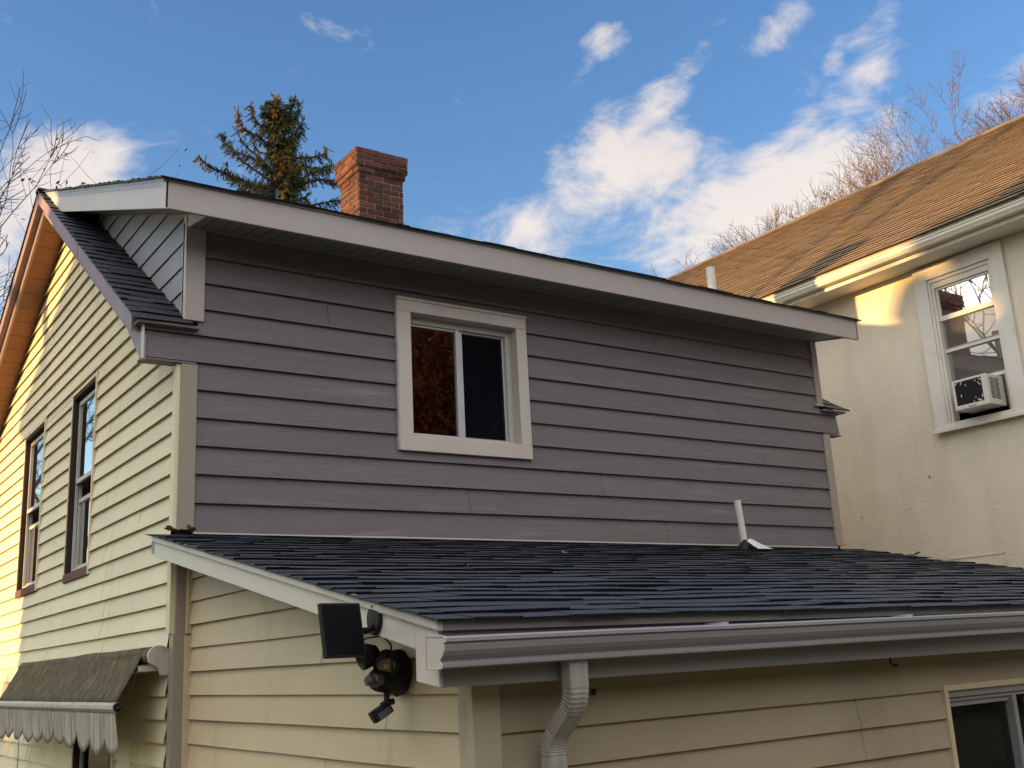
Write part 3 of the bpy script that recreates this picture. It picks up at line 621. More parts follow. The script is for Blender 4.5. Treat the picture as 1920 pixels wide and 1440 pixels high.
def vp_(i, j):
    y = .10+3.80*i/nv; f = j/6; per = .35; s_ = abs((((y+.03*noise.noise(Vector((y*1.1, 8, 2))))/per) % 1)-.5)*2
    dep = .235 + .045*noise.noise(Vector((y*.9, 3, 0))) + .035*noise.noise(Vector((y*4.1, 6, 0))) - .085*(1-s_**1.25)*-1 - .075
    fold = .010*math.sin(y*2*PI/per) * f + .014*noise.noise(Vector((y*2.2, f*.5, 1)))*f
    return (-.386 + fold + .02*f, y, -1.02-dep*f)
for i in range(nv):
    for j in range(6): m.q([vp_(i, j), vp_(i+1, j), vp_(i+1, j+1), vp_(i, j+1)])
o = m.build('valance', VAL, A, smooth=True); sdf = o.modifiers.new('thickness', 'SOLIDIFY'); sdf.thickness = .002
m = MB(); br = [(-.232+.0, -.80)] + [(-.166-.066*math.cos(a*PI/10), -.720+.06*math.sin(a*PI/10)) for a in range(11)] + [(-.10, -.832), (-.155, -.832), (-.165, -.80)]
br[0] = (-.225, -.755)
m.prism([(x, .025, z) for x, z in br], (0, .03, 0)); m.build('bracket', AWNM, A, bevel=.004)
m = MB(); m.prism([(x, 3.86, z) for x, z in br], (0, .03, 0)); m.build('bracket', AWNM, A)
m = MB(); m.tube([(-.12, .35, -.80), (-.25, .36, -.80), (-.37, .37, -.99)], .012, 6); m.box(-.26, -.11, .07, .36, -.805, -.775); m.build('arm', AWNM, A)
m = MB(); m.tube([(-.12, 3.3, -.80), (-.25, 3.3, -.80), (-.37, 3.3, -.99)], .012, 6); m.build('arm', AWNM, A)
m = MB(); m.tube([(-.40, 2.75, -1.2), (-.40, 2.75, -1.7), (-.38, 2.74, -2.3)], .005, 6); m.build('pull_rod', AWNM, A)

# ------------------------------------------------------------------ security light and its solar panel
Sp = thing('solar_panel', (-.25, -2.886, -.69), 'flat black solar panel on a round mount screwed to the white rake board', 'solar panel')
ctr = Vector((-.408, -2.935, -.711)); ux = Vector((.99, .12, 0)).normalized(); nn = Vector((.03, -.98, .20)); nn = (nn-ux*nn.dot(ux)).normalized(); uz = nn.cross(ux); uz = uz if uz.z > 0 else -uz
Mx = Matrix((ux, -nn, uz)).transposed().to_4x4(); Mx.translation = ctr
m = MB(); m.box(-.084, .084, -.002, .016, -.096, .096, M=Mx); pn = m.build('panel_frame', BLACKP, Sp, bevel=.004)
m = MB(); m.box(-.075, .075, -.0045, -.001, -.087, .087, M=Mx); m.build('cells', SOLAR, pn)
m = MB(); m.lathe((-.253, -2.886, -.676), (-1, 0, 0), [(0, .0), (0, .057), (.010, .057), (.014, .050), (.016, .0)], 24, ell=.92)
for dy, dz in ((0, .046), (-.03, -.03), (.03, -.03)): m.lathe((-.268, -2.886+dy, -.676+dz), (-1, 0, 0), [(0, .005), (.003, .004)], 8)
m.build('mount_plate', BLACKP, Sp)
m = MB(); m.tube([(-.262, -2.886, -.70), (-.29, -2.89, -.715), (-.34, -2.895, -.715), (-.40, -2.92, -.712)], .012, 8); m.build('arm', BLACKP, Sp)
Sl = thing('security_light', (-.03, -2.63, -.868), 'black twin head security light with camera and motion sensor below the solar panel', 'light')
m = MB(); m.lathe((-.008, -2.63, -.868), (-1, 0, 0), [(0, .075), (.012, .088), (.03, .088), (.045, .078), (.055, .05)], 28); m.build('wall_base', BLACKP, Sl)
m = MB(); m.lathe((-.05, -2.665, -.885), (-1, -.30, -.05), [(0, .062), (.03, .062), (.07, .055), (.11, .044), (.125, .036)], 20); bd = m.build('body', BLACKP, Sl)
m = MB(); m.lathe((-.155, -2.715, -.892), (-1, -.30, -.02), [(0, .026), (.03, .026), (.034, .022)], 8); m.lathe((-.188, -2.722, -.891), (-1, -.30, -.02), [(0, .023), (.022, .021), (.03, .014)], 6); m.build('camera_lens', GREYP, bd)
def lamp_head(c, ax, r, led):
    m = MB(); c = Vector(c); ax = Vector(ax).normalized()
    m.lathe(c, ax, [(-.055, r*.35), (-.05, r*.55), (-.02, r*.93), (.012, r), (.022, r*.98), (.024, r*.86), (.012, r*.72)], 28); h = m.build('lamp_head', BLACKP, Sl)
    if led:
        m = MB(); m.lathe(c+ax*.0125, ax, [(0, r*.72), (.002, r*.60), (.001, r*.25)], 24); rf = m.build('reflector', LED, h)
        m = MB(); m.box(-.009, .009, -.009, .009, 0, .004, M=Matrix.Translation(c+ax*.0145) @ ax.to_track_quat('Z', 'Y').to_matrix().to_4x4()); m.build('led_chip', LEDY, h)
    return h
lamp_head((-.135, -2.735, -.832), (-.38, -.66, -.62), .050, True)
lamp_head((-.205, -2.70, -.803), (-.86, .10, -.30), .047, False)
m = MB(); m.tube([(-.04, -2.64, -.80), (-.09, -2.68, -.80), (-.125, -2.70, -.815)], .014, 8); m.tube([(-.09, -2.66, -.83), (-.14, -2.68, -.815), (-.18, -2.69, -.805)], .013, 8); m.build('arm', BLACKP, Sl)
m = MB(); m.tube([(-.118, -2.70, -.925), (-.122, -2.71, -.95), (-.13, -2.72, -.975), (-.150, -2.72, -.985)], .012, 8); m.tube([(-.13, -2.72, -.975), (-.098, -2.715, -.972)], .012, 8); m.build('knuckle', BLACKP, Sl)
ms = Matrix.Translation((-.158, -2.722, -1.01)) @ Matrix.Rotation(math.radians(-28), 4, 'Y') @ Matrix.Rotation(math.radians(-12), 4, 'X')
m = MB(); sp_ = [(-.042, -.024), (-.030, -.040), (0, -.048), (.030, -.040), (.042, -.024), (.034, .022), (.018, .034), (-.018, .034), (-.034, .022)]
m.prism([ms @ Vector((x, y, -.022)) for x, y in sp_], ms.to_3x3() @ Vector((0, 0, .045))); sn = m.build('motion_sensor', BLACKP, Sl, bevel=.004)
m = MB(); m.prism([ms @ Vector((x*.9, y*.9-.0065, -.02)) for x, y in sp_[:5]], ms.to_3x3() @ Vector((0, 0, .024))); m.build('sensor_window', GREYP, sn)
m = MB(); m.tube([(-.36, -2.92, -.76), (-.31, -2.93, -.742), (-.235, -2.90, -.735), (-.175, -2.85, -.765), (-.145, -2.80, -.81), (-.135, -2.78, -.86), (-.11, -2.74, -.91)], .0035, 6)
m.tube([(-.09, -2.69, -.93), (-.07, -2.69, -.955), (-.055, -2.67, -.955), (-.05, -2.66, -.93)], .0035, 6); m.build('cable', BLACKP, Sl)

# ------------------------------------------------------------------ fallen leaves
def leaf(x, y, z, s, a, label, seed):
    r = random.Random(seed); m = MB(); ou = []
    for i in range(12):
        w = 2*PI*i/12; rr = s*(.55+.45*abs(math.cos(w*1.5)))*(1.25 if i == 0 else 1); ou.append((rr*math.cos(w)*1.3, rr*math.sin(w)*.8))
    Mz = Matrix.Translation((x, y, z)) @ Matrix.Rotation(a, 4, 'Z') @ Matrix.Rotation(r.uniform(-.5, .5), 4, 'X') @ Matrix.Rotation(r.uniform(-.4, .4), 4, 'Y')
    P3 = lambda p: Mz @ Vector((p[0], p[1], .35*s*((p[0]/s)**2*.5+(p[1]/s)**2)))
    for p, q_ in zip(ou, ou[1:]+ou[:1]): m.q([P3((0, 0)), P3(p), P3(q_)])
    m.tube([P3((0, 0)), P3((s*1.9, .1*s))], .0015, 4)
    return tag(m.build('fallen_leaf', DLEAF, None, fix=False), label, 'leaf', 'dry leaves on the low roof')
leaf(-.15, -.055, .006, .036, .3, 'brown curled dry leaf against the left corner post at the roof tip', 1)
leaf(-.03, -.06, .006, .04, 1.3, 'brown dry leaf lodged beneath the left corner post, nearest the grey siding', 2)
leaf(-.09, -.065, .004, .026, 2.3, 'small dry leaf between two larger leaves at the left corner post', 3)
leaf(5.97, -.06, .006, .045, .9, 'brown dry leaf at the foot of the right corner post', 4)
leaf(5.9, -.86, AR(-.86)+.03, .045, 2.0, 'pale brown leaf near the right edge of the low shingle roof', 5)
leaf(.75, -1.9, AR(-1.9)+.025, .024, .5, 'small pale dry leaf in the left part of the low shingle roof', 6)
leaf(1.95, -1.15, AR(-1.15)+.025, .018, 1.5, 'tiny pale dry leaf alone on the shingles below the slider window', 7)
# ------------------------------------------------------------------ cream stucco house on the right
NH = thing('stucco_house', (12.7, 2, GZ), 'cream stucco house with a tan shingle roof and white gutter across the side yard', 'house')
XN = 8.30; NR = lambda x: 3.375 + .667*(x-7.80)
hN = (-.60, .165, 1.36, 3.02)
m = MB(); us = [-6 + i*.4 for i in range(37)] + list(hN[:2]); us = sorted(u for u in us if u <= 8.6); zs = sorted([GZ + i*.4 for i in range(18) if GZ+i*.4 < 3.4] + [3.45] + list(hN[2:]))
wall_holes(m, lambda u, z: (XN + .006*noise.noise(Vector((u*.7, z*.7, 0))), u, z), us, zs, [hN])
m.q([(XN, 8.6, GZ), (17.1, 8.6, GZ), (17.1, 8.6, 3.4), (12.7, 8.6, 6.4), (XN, 8.6, 3.45)]); m.q([(XN, -6, GZ), (17.1, -6, GZ), (17.1, -6, 3.4), (12.7, -6, 6.4), (XN, -6, 3.45)]); m.q([(17.1, -6, GZ), (17.1, 8.6, GZ), (17.1, 8.6, 3.4), (17.1, -6, 3.4)])
m.build('wall', STUC, NH)
m = MB(); m.prism([(7.84, -6.3, NR(7.84)-.012), (12.7, -6.3, NR(12.7)-.012), (17.5, -6.3, NR(12.7)-.012-.667*4.8), (17.5, -6.3, NR(12.7)-.20-.667*4.8), (12.7, -6.3, NR(12.7)-.20), (7.84, -6.3, NR(7.84)-.16)], (0, 15.35, 0))
nr = m.build('roof', BACKW, NH)
m = MB(); hue = lambda r: (r.uniform(.92, 1.08), r.uniform(.95, 1.03), r.uniform(.9, 1.1))
shingles(m, (7.80, 0, NR(7.80)-.006), (0, -1, 0), (1, 0, .667), (-.667, 0, 1), -9.1, 6.4, 5.9, .14, regular=.305, tv=.10, th=.013, jit=.002, wave=.003, under=.016, hue=hue)
m.q([(12.7, -6.35, NR(12.7)+.0), (12.7, 9.1, NR(12.7)), (17.5, 9.1, NR(12.7)-3.2), (17.5, -6.35, NR(12.7)-3.2)])
x = -6.3
while x < 9.0: m.prism([(12.56, x, NR(12.56)+.008), (12.70, x, NR(12.70)+.022), (12.84, x, NR(12.56)+.008), (12.84, x, NR(12.56)-.01), (12.70, x, NR(12.7)), (12.56, x, NR(12.56)-.01)], (0, .30, 0), rng.uniform(.75, 1.1)); x += .305
m.build('shingles', ORSH, nr)
m = MB(); pg = [(.110, .0), (.112, -.008), (.0, -.002)]
gp = [(-.09, .0), (-.115, .0), (-.118, -.012), (-.106, -.018), (-.106, -.045), (-.090, -.068), (-.082, -.074), (-.088, -.080), (-.088, -.092), (-.0, -.094), (.0, .0)]
for i in range(20):
    a, b = -6.3+15.35*i/20, -6.3+15.35*(i+1)/20; zz2 = lambda y: 3.335+.004*noise.noise(Vector((y, 3, 1)))
    for p, q_ in zip(gp, gp[1:]): m.q([(7.93+p[0], a, zz2(a)+p[1]), (7.93+p[0], b, zz2(b)+p[1]), (7.93+q_[0], b, zz2(b)+q_[1]), (7.93+q_[0], a, zz2(a)+q_[1])])
m.build('gutter', WPAINT, NH)
m = MB(); m.box(7.93, 7.95, -6.3, 9.05, 3.19, 3.36); m.build('fascia', WPAINT, NH)
m = MB(); m.box(7.95, XN-.008, -6.3, 9.05, 3.20, 3.215); m.build('soffit', WPAINT, NH)
# window with storm sashes
w = MB(); c0_, c1_, c2_, c3_ = -.755, .325, 1.30, 3.175
y0, y1, z0, z1 = hN
w.box(XN-.045, XN+.0, y1, c1_, c2_, c3_); w.box(XN-.045, XN+.0, c0_, y0, c2_, c3_); w.box(XN-.045, XN, y0, y1, z1, c3_); w.box(XN-.055, XN+.06, y0, y1, c2_+.02, z0)
wnN = w.build('window', WPAINT, NH, bevel=.004)
b = MB(); b.box(XN-.08, XN-.0455, c0_-.02, c1_+.02, c2_-.01, c2_+.03); b.box(XN-.05, XN+.05, y0, y1, z0, z0+.02); b.build('sill', WPAINT, wnN, bevel=.004)
b = MB(); b.box(XN-.052, XN-.0455, y0-.02, y1+.02, z1-.005, z1+.012); b.box(XN-.03, XN+.12, y0, y0+.03, z0+.02, z1); b.box(XN-.03, XN+.12, y1-.03, y1, z0+.02, z1); b.box(XN-.03, XN+.12, y0+.03, y1-.03, z1-.045, z1)
b.box(XN-.012, XN+.10, y0+.03, y0+.045, z0+.02, z1-.045); b.box(XN-.012, XN+.10, y1-.06, y1-.03, z0+.02, z1-.045); b.box(XN-.012, XN+.1, y0+.045, y1-.06, z1-.11, z1-.045)
b.build('frame', WPAINT, wnN, bevel=.003)
ya, yb = y0+.045, y1-.06
def sash(nm, za, zb_, x, bar_lo, bar_hi, side=.022, mat=WPAINT):
    b = MB(); b.box(x, x+.03, ya, ya+side, za, zb_); b.box(x, x+.03, yb-side, yb, za, zb_)
    if bar_hi: b.box(x-.002, x+.028, ya+side, yb-side, zb_-bar_hi, zb_)
    b.box(x-.002, x+.028, ya+side, yb-side, za, za+bar_lo)
    s = b.build(nm, mat, wnN, bevel=.002)
    b = MB(); b.q([(x+.015, ya+side-.005, za+bar_lo-.005), (x+.015, yb-side+.005, za+bar_lo-.005), (x+.015, yb-side+.005, zb_-bar_hi+.005), (x+.015, ya+side-.005, zb_-bar_hi+.005)]); b.build('pane', GLASSB, wnN)
for za, zb_, x in ((2.20, 2.525, XN+.022), (1.82, 2.165, XN+.040)):
    b = MB(); b.q([(x, ya+.01, za), (x, yb-.01, za), (x, yb-.01, zb_), (x, ya+.01, zb_)]); b.build('insect_screen', SCREENG, wnN)
sash('upper_sash', 2.525, 2.905, XN+.012, .055, .02)
sash('middle_sash', 2.165, 2.524, XN+.03, .05, .0)
sash('lower_sash', 1.785, 2.164, XN+.048, .045, .0)
b = MB(); b.box(XN+.05, XN+.06, ya, -.50, z0+.02, 1.784); b.build('filler_panel', SHDW, wnN)
m = MB(); m.box(XN-.006, XN+.02, -.225, .43, -.052, -.036); m.box(XN-.006, XN+.02, -.235, -.215, -.15, -.036); m.build('wall_strip', STUC, NH)
for (y, z, s_) in ((.505, .862, .015), (.811, .548, .011), (1.458, .538, .012)): m = MB(); m.lathe((XN-.012, y, z), (-1, 0, 0), [(0, s_), (.003, s_*.7)], 9); m.build('wall_scar', TAUPE, NH)
# dark room behind the panes
m = MB(); m.q([(XN+.9, -1.6, .6), (XN+.9, 1.2, .6), (XN+.9, 1.2, 3.3), (XN+.9, -1.6, 3.3)]); m.build('room_wall', DARKI, NH)
# curtain, paper
m = MB(); ncu = 60
cf_ = lambda i: (XN+.16+.016*math.sin(i*1.15)+.008*math.sin(i*2.7), .14-.78*i/ncu)
for i in range(ncu):
    (xa, yya), (xb, yyb) = cf_(i), cf_(i+1)
    zt = lambda y: 2.60 if y < -.10 else 2.50
    m.q([(xa, yya, 1.5), (xb, yyb, 1.5), (xb, yyb, zt(yyb)), (xa, yya, zt(yya))])
tag(m.build('curtain', CURT, None, smooth=True, fix=False), 'mauve pleated curtain hanging behind the panes of the stucco house window', 'curtain')
m = MB(); m.prism([(XN+.072, -.515, 1.93), (XN+.072, -.395, 1.90), (XN+.074, -.385, 2.10), (XN+.072, -.50, 2.13)], (.002, 0, 0)); tag(m.build('paper_sheet', PAPER), 'white sheet of paper stuck inside the pane above the air conditioner', 'paper')
# air conditioner
AC = thing('air_conditioner', (8.15, -.28, 1.42), 'weathered white window air conditioner with a peeling dark coil grille', 'air conditioner')
ax0, ax1, ay0, ay1, az0, az1 = XN-.26, XN+.05, -.482, -.085, 1.445, 1.765
m = MB(); m.box(ax0+.008, ax1, ay0, ay1, az0, az1); ac = m.build('case', PVC, AC, bevel=.006)
m = MB(); m.box(ax0, ax0+.01, ay0, ay0+.06, az0, az1); m.box(ax0, ax0+.01, ay1-.03, ay1, az0, az1); m.box(ax0, ax0+.01, ay0+.06, ay1-.03, az1-.025, az1); m.box(ax0, ax0+.01, ay0+.06, ay1-.03, az0, az0+.045); m.build('back_frame', PVC, AC, bevel=.003)
m = MB(); z = az0+.047
while z < az1-.03: m.box(ax0+.001, ax0+.007, ay0+.06, ay1-.03, z, z+.008); z += .0115
cg = m.build('coil_grille', BLACKP, AC)
m = MB(); rr_ = random.Random(5)
for i in range(16):
    e_ = rr_.random(); y = rr_.uniform(ay0+.07, ay1-.05); z = rr_.choice([rr_.uniform(az0+.05, az0+.10), rr_.uniform(az1-.08, az1-.035), rr_.uniform(az0+.06, az1-.04)])
    if i % 3 == 0: y = rr_.choice([ay0+.075, ay1-.045])+rr_.uniform(-.01, .01)
    l_, a_ = rr_.uniform(.008, .028), rr_.uniform(0, PI)
    m.prism([(ax0-.002, y+math.cos(a_)*l_, z+math.sin(a_)*l_), (ax0-.002, y-math.sin(a_)*.005, z+math.cos(a_)*.005), (ax0-.002, y-math.cos(a_)*l_*.7, z-math.sin(a_)*l_*.8), (ax0-.002, y+math.sin(a_)*.004, z-math.cos(a_)*.006)], (.002, 0, 0))
m.build('peeling_paint', PAPER, cg)
m = MB()
for i in range(2):
    for j in range(17): m.box(ax0+.05+.085*i, ax0+.125+.085*i, ay0-.0015, ay0+.004, az0+.06+.0135*j, az0+.067+.0135*j)
m.build('side_louvres', BLACKP, AC)
m = MB(); m.box(ax0-.001, ax0+.002, -.33, -.24, az0+.012, az0+.020); m.build('badge_plate', GREYP, AC)

# ------------------------------------------------------------------ trees
def bare_tree(base, hgt, seed, label, group, maxlv=8, lean=(0, 0), up=.10, ang=(.30, .62), r0=.18, minr=.008, twig=None, leaves=None, l0=.26, ratio=.80, third=.35, jit=.10):
    """a forking skeleton: every limb splits into two or three, thinner and shorter, with short side twigs"""
    r_ = random.Random(seed); t = thing('bare_tree', base, label, 'tree', group); a, c = MB(), MB(); tips = []
    def limb(p, d, ln, r, lv):
        n = 4 if lv < 3 else 3; pts, rs = [p.copy()], [r]; r1 = max(minr*.7, r*.74)
        for i in range(n):
            d = (d + Vector((r_.gauss(0, jit), r_.gauss(0, jit), r_.gauss(0, jit*.6)+up*(.3 if lv else 0)))).normalized(); p = p + d*(ln/n); pts.append(p.copy()); rs.append(r+(r1-r)*(i+1)/n)
        (a if lv < 3 else c).tube(pts, rs, 8 if lv < 2 else (5 if lv < 4 else 3), cap=False)
        if lv >= 3:
            for i in range(1, n+1):
                if r_.random() < .75:
                    o = d.orthogonal().normalized(); o = Matrix.Rotation(r_.uniform(0, 2*PI), 3, d) @ o; e = pts[i] + (d*.8+o*.9+Vector((0, 0, up)))*ln*r_.uniform(.25, .5); mid = pts[i].lerp(e, .5)+o*ln*.03
                    c.tube([pts[i], mid, e], [max(minr*.7, r*.4), minr*.7, minr*.45], 3, cap=False); tips.append(e)
        if lv >= maxlv: tips.append(p); return
        k = 3 if r_.random() < third else 2; w0 = r_.uniform(0, 2*PI)
        for i in range(k):
            o = d.orthogonal().normalized(); o = Matrix.Rotation(w0+2*PI*i/k+r_.uniform(-.4, .4), 3, d) @ o; s = r_.uniform(*ang)*(1 if i or k == 3 else .6)
            nd = (d*math.cos(s)+o*math.sin(s)+Vector((0, 0, up))).normalized()
            limb(p, nd, ln*ratio*r_.uniform(.8, 1.15), max(minr, r1*(r_.uniform(.72, .9) if i == 0 else r_.uniform(.55, .75))), lv+1)
    limb(Vector(base), Vector((lean[0], lean[1], 1)).normalized(), hgt*l0, r0, 0)
    zs_ = sorted(v[2] for v in c.v); k = hgt/(zs_[int(len(zs_)*.985)]-base[2])
    S3 = lambda v: (base[0]+(v[0]-base[0])*k, base[1]+(v[1]-base[1])*k, base[2]+(v[2]-base[2])*k)
    a.v = [S3(v) for v in a.v]; c.v = [S3(v) for v in c.v]; tips = [Vector(S3(v)) for v in tips]
    a.build('trunk', BARK, t, smooth=True, fix=False); c.build('branches', twig or BARK, t, fix=False)
    if leaves:
        n, mat, size = leaves; l = MB(); top = [v for v in tips if v.z > base[2]+hgt*.6]
        for i in range(n):
            v = r_.choice(top) + Vector((r_.gauss(0, .05), r_.gauss(0, .05), r_.gauss(0, .05))); q1 = Vector((r_.gauss(0, 1), r_.gauss(0, 1), r_.gauss(0, 1))).normalized(); q2 = q1.orthogonal().normalized(); s = size*r_.uniform(.6, 1.3)
            l.q([v-q1*s, v-q2*s*.5, v+q1*s, v+q2*s*.5], r_.uniform(.6, 1.4))
        l.build('leaves', mat, t, fix=False)
    return t
GB = 'bare trees behind the houses'
bare_tree((-.1, 15.8, GZ), 13.4, 11, 'tall bare tree with dark limbs rising beside the left gable before the cloud', GB, r0=.24, minr=.009, ang=(.22, .45), up=.09, maxlv=7)
bare_tree((-2.6, 19.0, GZ), 14.0, 23, 'fine twigged bare tree at the far left edge, behind the taller gable tree', GB, r0=.2, minr=.010, maxlv=7)
bare_tree((4.1, 16.5, GZ), 13.45, 5, 'thin sapling whose leafy tips just show above the dormer roof left of the spruce', GB, maxlv=4, r0=.07, up=.3, ang=(.12, .3), minr=.008, leaves=(150, LEAFD, .06), ratio=.85)
GR = 'bare trees beyond the stucco house'
kw = dict(maxlv=9, r0=.26, up=.03, ang=(.26, .5), minr=.0105, jit=.08, third=.7, twig=TWIG, l0=.3, ratio=.78)
for (x, y, hg, sd, lb) in ((27.1, 13.2, 16.5, 36, 'lowest of the reddish bare trees, farthest left along the tan roof ridge'), (28.0, 12.0, 18.5, 31, 'spreading bare tree with reddish twigs behind the middle of the tan roof ridge'), (29.0, 10.4, 18.5, 32, 'reddish bare tree behind the tan ridge, between the spreading tree and the frame edge'), (29.9, 8.9, 17.8, 33, 'reddish bare tree at the right frame edge above the tan roof')):
    bare_tree((x, y, GZ), hg, sd, lb, GR, **kw)
bare_tree((21.3, 19.9, GZ), 14.3, 38, 'small bare tree with a few yellow leaves between the dormer roof and the tan roof', GR, maxlv=7, r0=.13, up=.16, ang=(.16, .36), minr=.010, twig=TWIG, leaves=(150, LEAFO, .08))

# spruce: limbs as (distance out, height) along their run, each turned about the trunk
SB = Vector((7.12, 15.73, GZ)); spr = thing('spruce_tree', SB, 'ragged dark spruce with yellowish cones rising behind the dormer roof beside the chimney', 'spruce')
view = Vector((SB.x+2.08, SB.y+6.44, 0)).normalized(); side = Vector((view.y, -view.x, 0))
T, Cn, Bw = MB(), MB(), MB(); r_ = random.Random(3)
PXM = .01262
def loc(px, py, dep=0): return SB + side*((px-531)*PXM) + view*dep + Vector((0, 0, (385-py)*PXM*1.06 + 9.85-GZ))
T.tube([SB, SB+Vector((.03, 0, 6)), loc(536, 480), loc(533, 400), loc(530, 320), loc(523, 268), loc(516, 235), loc(512, 196), loc(512, 172)], [.24, .19, .13, .10, .075, .05, .035, .02, .008], 8)
T.tube([loc(524, 275), loc(531, 240, .05), loc(540, 205, .1), loc(545, 170, .1)], [.04, .03, .02, .008], 6)
limbs = [[(412,248),(420,266),(436,282),(470,296),(512,322)], [(441,215),(446,236),(458,250),(484,258),(514,288)], [(466,193),(470,214),(478,230),(500,245),(520,262)], [(420,298),(428,318),(446,330),(475,340),(512,352)], [(375,318),(388,328),(410,340),(450,348),(514,372)],
 [(558,182),(556,200),(549,215),(538,232)], [(564,222),(558,236),(546,248),(530,262)], [(562,238),(556,246),(545,256),(532,270)], [(612,253),(606,266),(592,276),(566,284),(532,292)], [(618,294),(610,302),(590,304),(560,300),(534,306)], [(624,322),(606,322),(588,328),(562,338),(536,346)], [(640,360),(622,350),(600,344),(575,346),(538,356)], [(636,374),(612,378),(585,384),(545,388)],
 [(500,205),(506,225),(514,245)], [(530,192),(522,215),(516,232)], [(480,300),(490,318),(520,330)], [(560,310),(550,325),(534,332)], [(450,360),(480,372),(520,380)], [(575,365),(560,374),(536,378)], [(395,395),(430,395),(520,405)], [(650,405),(610,405),(540,410)]]
def needle_spray(mb, p, d, ln, n, tint):
    d = d.normalized(); o1 = d.orthogonal().normalized(); o2 = d.cross(o1)
    for i in range(n):
        f = i/n; a = r_.uniform(0, 2*PI); b = p + d*ln*f; out = (o1*math.cos(a)+o2*math.sin(a))
        tip = b + (d*.8+out*.7)*r_.uniform(.05, .085); s = out.cross(d)*.011
        mb.q([b-s, b+s, tip], tint)
def dress(pts, dens=1.0, droop=1.0):
    for k in range(len(pts)-1):
        a, b = Vector(pts[k]), Vector(pts[k+1]); L_ = (b-a).length; n = max(1, int(L_/.0125*dens)); f0 = k/(len(pts)-1)
        for i in range(n):
            p = a.lerp(b, (i+r_.random())/n); along = (a-b).normalized()
            sd = Vector((r_.gauss(0, 1), r_.gauss(0, 1), 0)).normalized()
            hang = r_.random() < .55
            d = (along*.5 + sd*.45 + Vector((0, 0, -1.0*droop))) if hang else (along*.9+sd*.9+Vector((0, 0, .35)))
            ln = r_.uniform(.08, .27) if hang else r_.uniform(.07, .17)
            q_ = r_.random(); tint = (.8, .9, .9) if q_ < .62 else ((1.2, 1.1, .8) if q_ < .82 else (1.8, 1.2, .7))
            if noise.noise(p*2.1) > .18 and q_ > .3: tint = (3.6, 2.2, .6) if q_ > .6 else (2.6, 1.2, .6)
            e = p + d.normalized()*ln; Bw.tube([p, e], [.006, .003], 3, cap=False)
            needle_spray(Cn, p, d, ln, int(ln/.011), tint)
def smooth(pts):
    out = []
    for i in range(len(pts)-1):
        for f in (0, .5): out.append(pts[i].lerp(pts[i+1], f))
    out.append(pts[-1]); return out
for lb in limbs:
    for rep in range(2 if r_.random() < .45 else 1):
        ang = r_.uniform(-.4, .4) if rep == 0 else r_.uniform(-1.0, 1.0)
        sc_ = 1 if rep == 0 else r_.uniform(.65, .9); dy = 0 if rep == 0 else r_.uniform(-8, 10)
        pts = []
        for (px, py) in lb:
            o_ = (px-528)*sc_*(1 if rep == 0 or r_.random() else 1); pts.append(loc(528+o_, py+dy+(0 if rep == 0 else (1-sc_)*30), math.tan(ang)*abs(o_)*PXM))
        pts = smooth(pts); rad = [.010+.03*(i/len(pts)) for i in range(len(pts))]
        Bw.tube(pts, rad, 5); dress(pts, .85 if rep == 0 else .3)
dress([loc(512, 172), loc(512, 196), loc(516, 235), loc(523, 268)], 1.6, .6); dress([loc(545, 170, .1), loc(540, 205, .1), loc(531, 240, .05)], 1.6, .6)
for i in range(60):                                           # the lower whorls behind the roof
    z = r_.uniform(2.5, 9.3); a = r_.uniform(0, 2*PI); R0 = 1.6+(9.9-z)*.32*r_.uniform(.7, 1.05); c_ = SB+Vector((0, 0, z-GZ)); dv = Vector((math.cos(a), math.sin(a), 0))
    pts = [c_+dv*R0+Vector((0, 0, -.2)), c_+dv*R0*.7+Vector((0, 0, -.35)), c_+dv*R0*.35+Vector((0, 0, -.15)), c_]
    Bw.tube(pts, [.01, .02, .03, .04], 5); dress(pts, .12)
for i in range(150):
    py_ = r_.uniform(185, 400); a_ = r_.uniform(0, 2*PI); l_ = r_.uniform(.15, .35)+.35*(py_-185)/215*r_.random(); p0 = loc(pl(py_, [(172,512),(196,512),(235,516),(268,523),(320,530),(400,533)]), py_); dv = Vector((math.cos(a_), math.sin(a_), r_.uniform(-.5, .1)))
    dress([p0+dv*l_, p0+dv*l_*.4, p0], .55)
T.build('trunk', SBARK, spr, smooth=True, fix=False); Bw.build('branches', SBARK, spr, fix=False); Cn.build('crown', NEEDLE, spr, fix=False)

# ------------------------------------------------------------------ what stands outside the picture and shades or is mirrored in it
def leaf_mass(mb, c, rad, n, size, r_, tint=(.6, 1.4), lumps=9):
    c = Vector(c); lp = [(c+Vector((r_.uniform(-1, 1)*rad[0]*.7, r_.uniform(-1, 1)*rad[1]*.7, r_.uniform(-1, 1)*rad[2]*.75)), r_.uniform(.35, .6)) for _ in range(lumps)]
    for i in range(n):
        q_, s = r_.choice(lp); v = Vector((r_.gauss(0, 1), r_.gauss(0, 1), r_.gauss(0, 1))).normalized()*(r_.random()**.4)*s
        p = q_+Vector((v.x*rad[0], v.y*rad[1], v.z*rad[2])); a = Vector((r_.gauss(0, 1), r_.gauss(0, 1), r_.gauss(0, 1))).normalized(); b = a.orthogonal().normalized(); z = size*r_.uniform(.6, 1.3)
        mb.q([p-a*z, p-b*z*.6, p+a*z, p+b*z*.6], r_.uniform(*tint))
WH = thing('gabled_house', (-19, 4, GZ), 'pale gabled house standing off to the left across the yard', 'house')
m = MB(); pr5 = [(-16, -4.2, GZ), (-16, 10.5, GZ), (-16, 10.5, 3.95), (-16, 3.2, 7.45), (-16, -4.2, 3.9)]
m.prism(pr5, (-7, 0, 0)); m.build('wall', BACKW, WH)
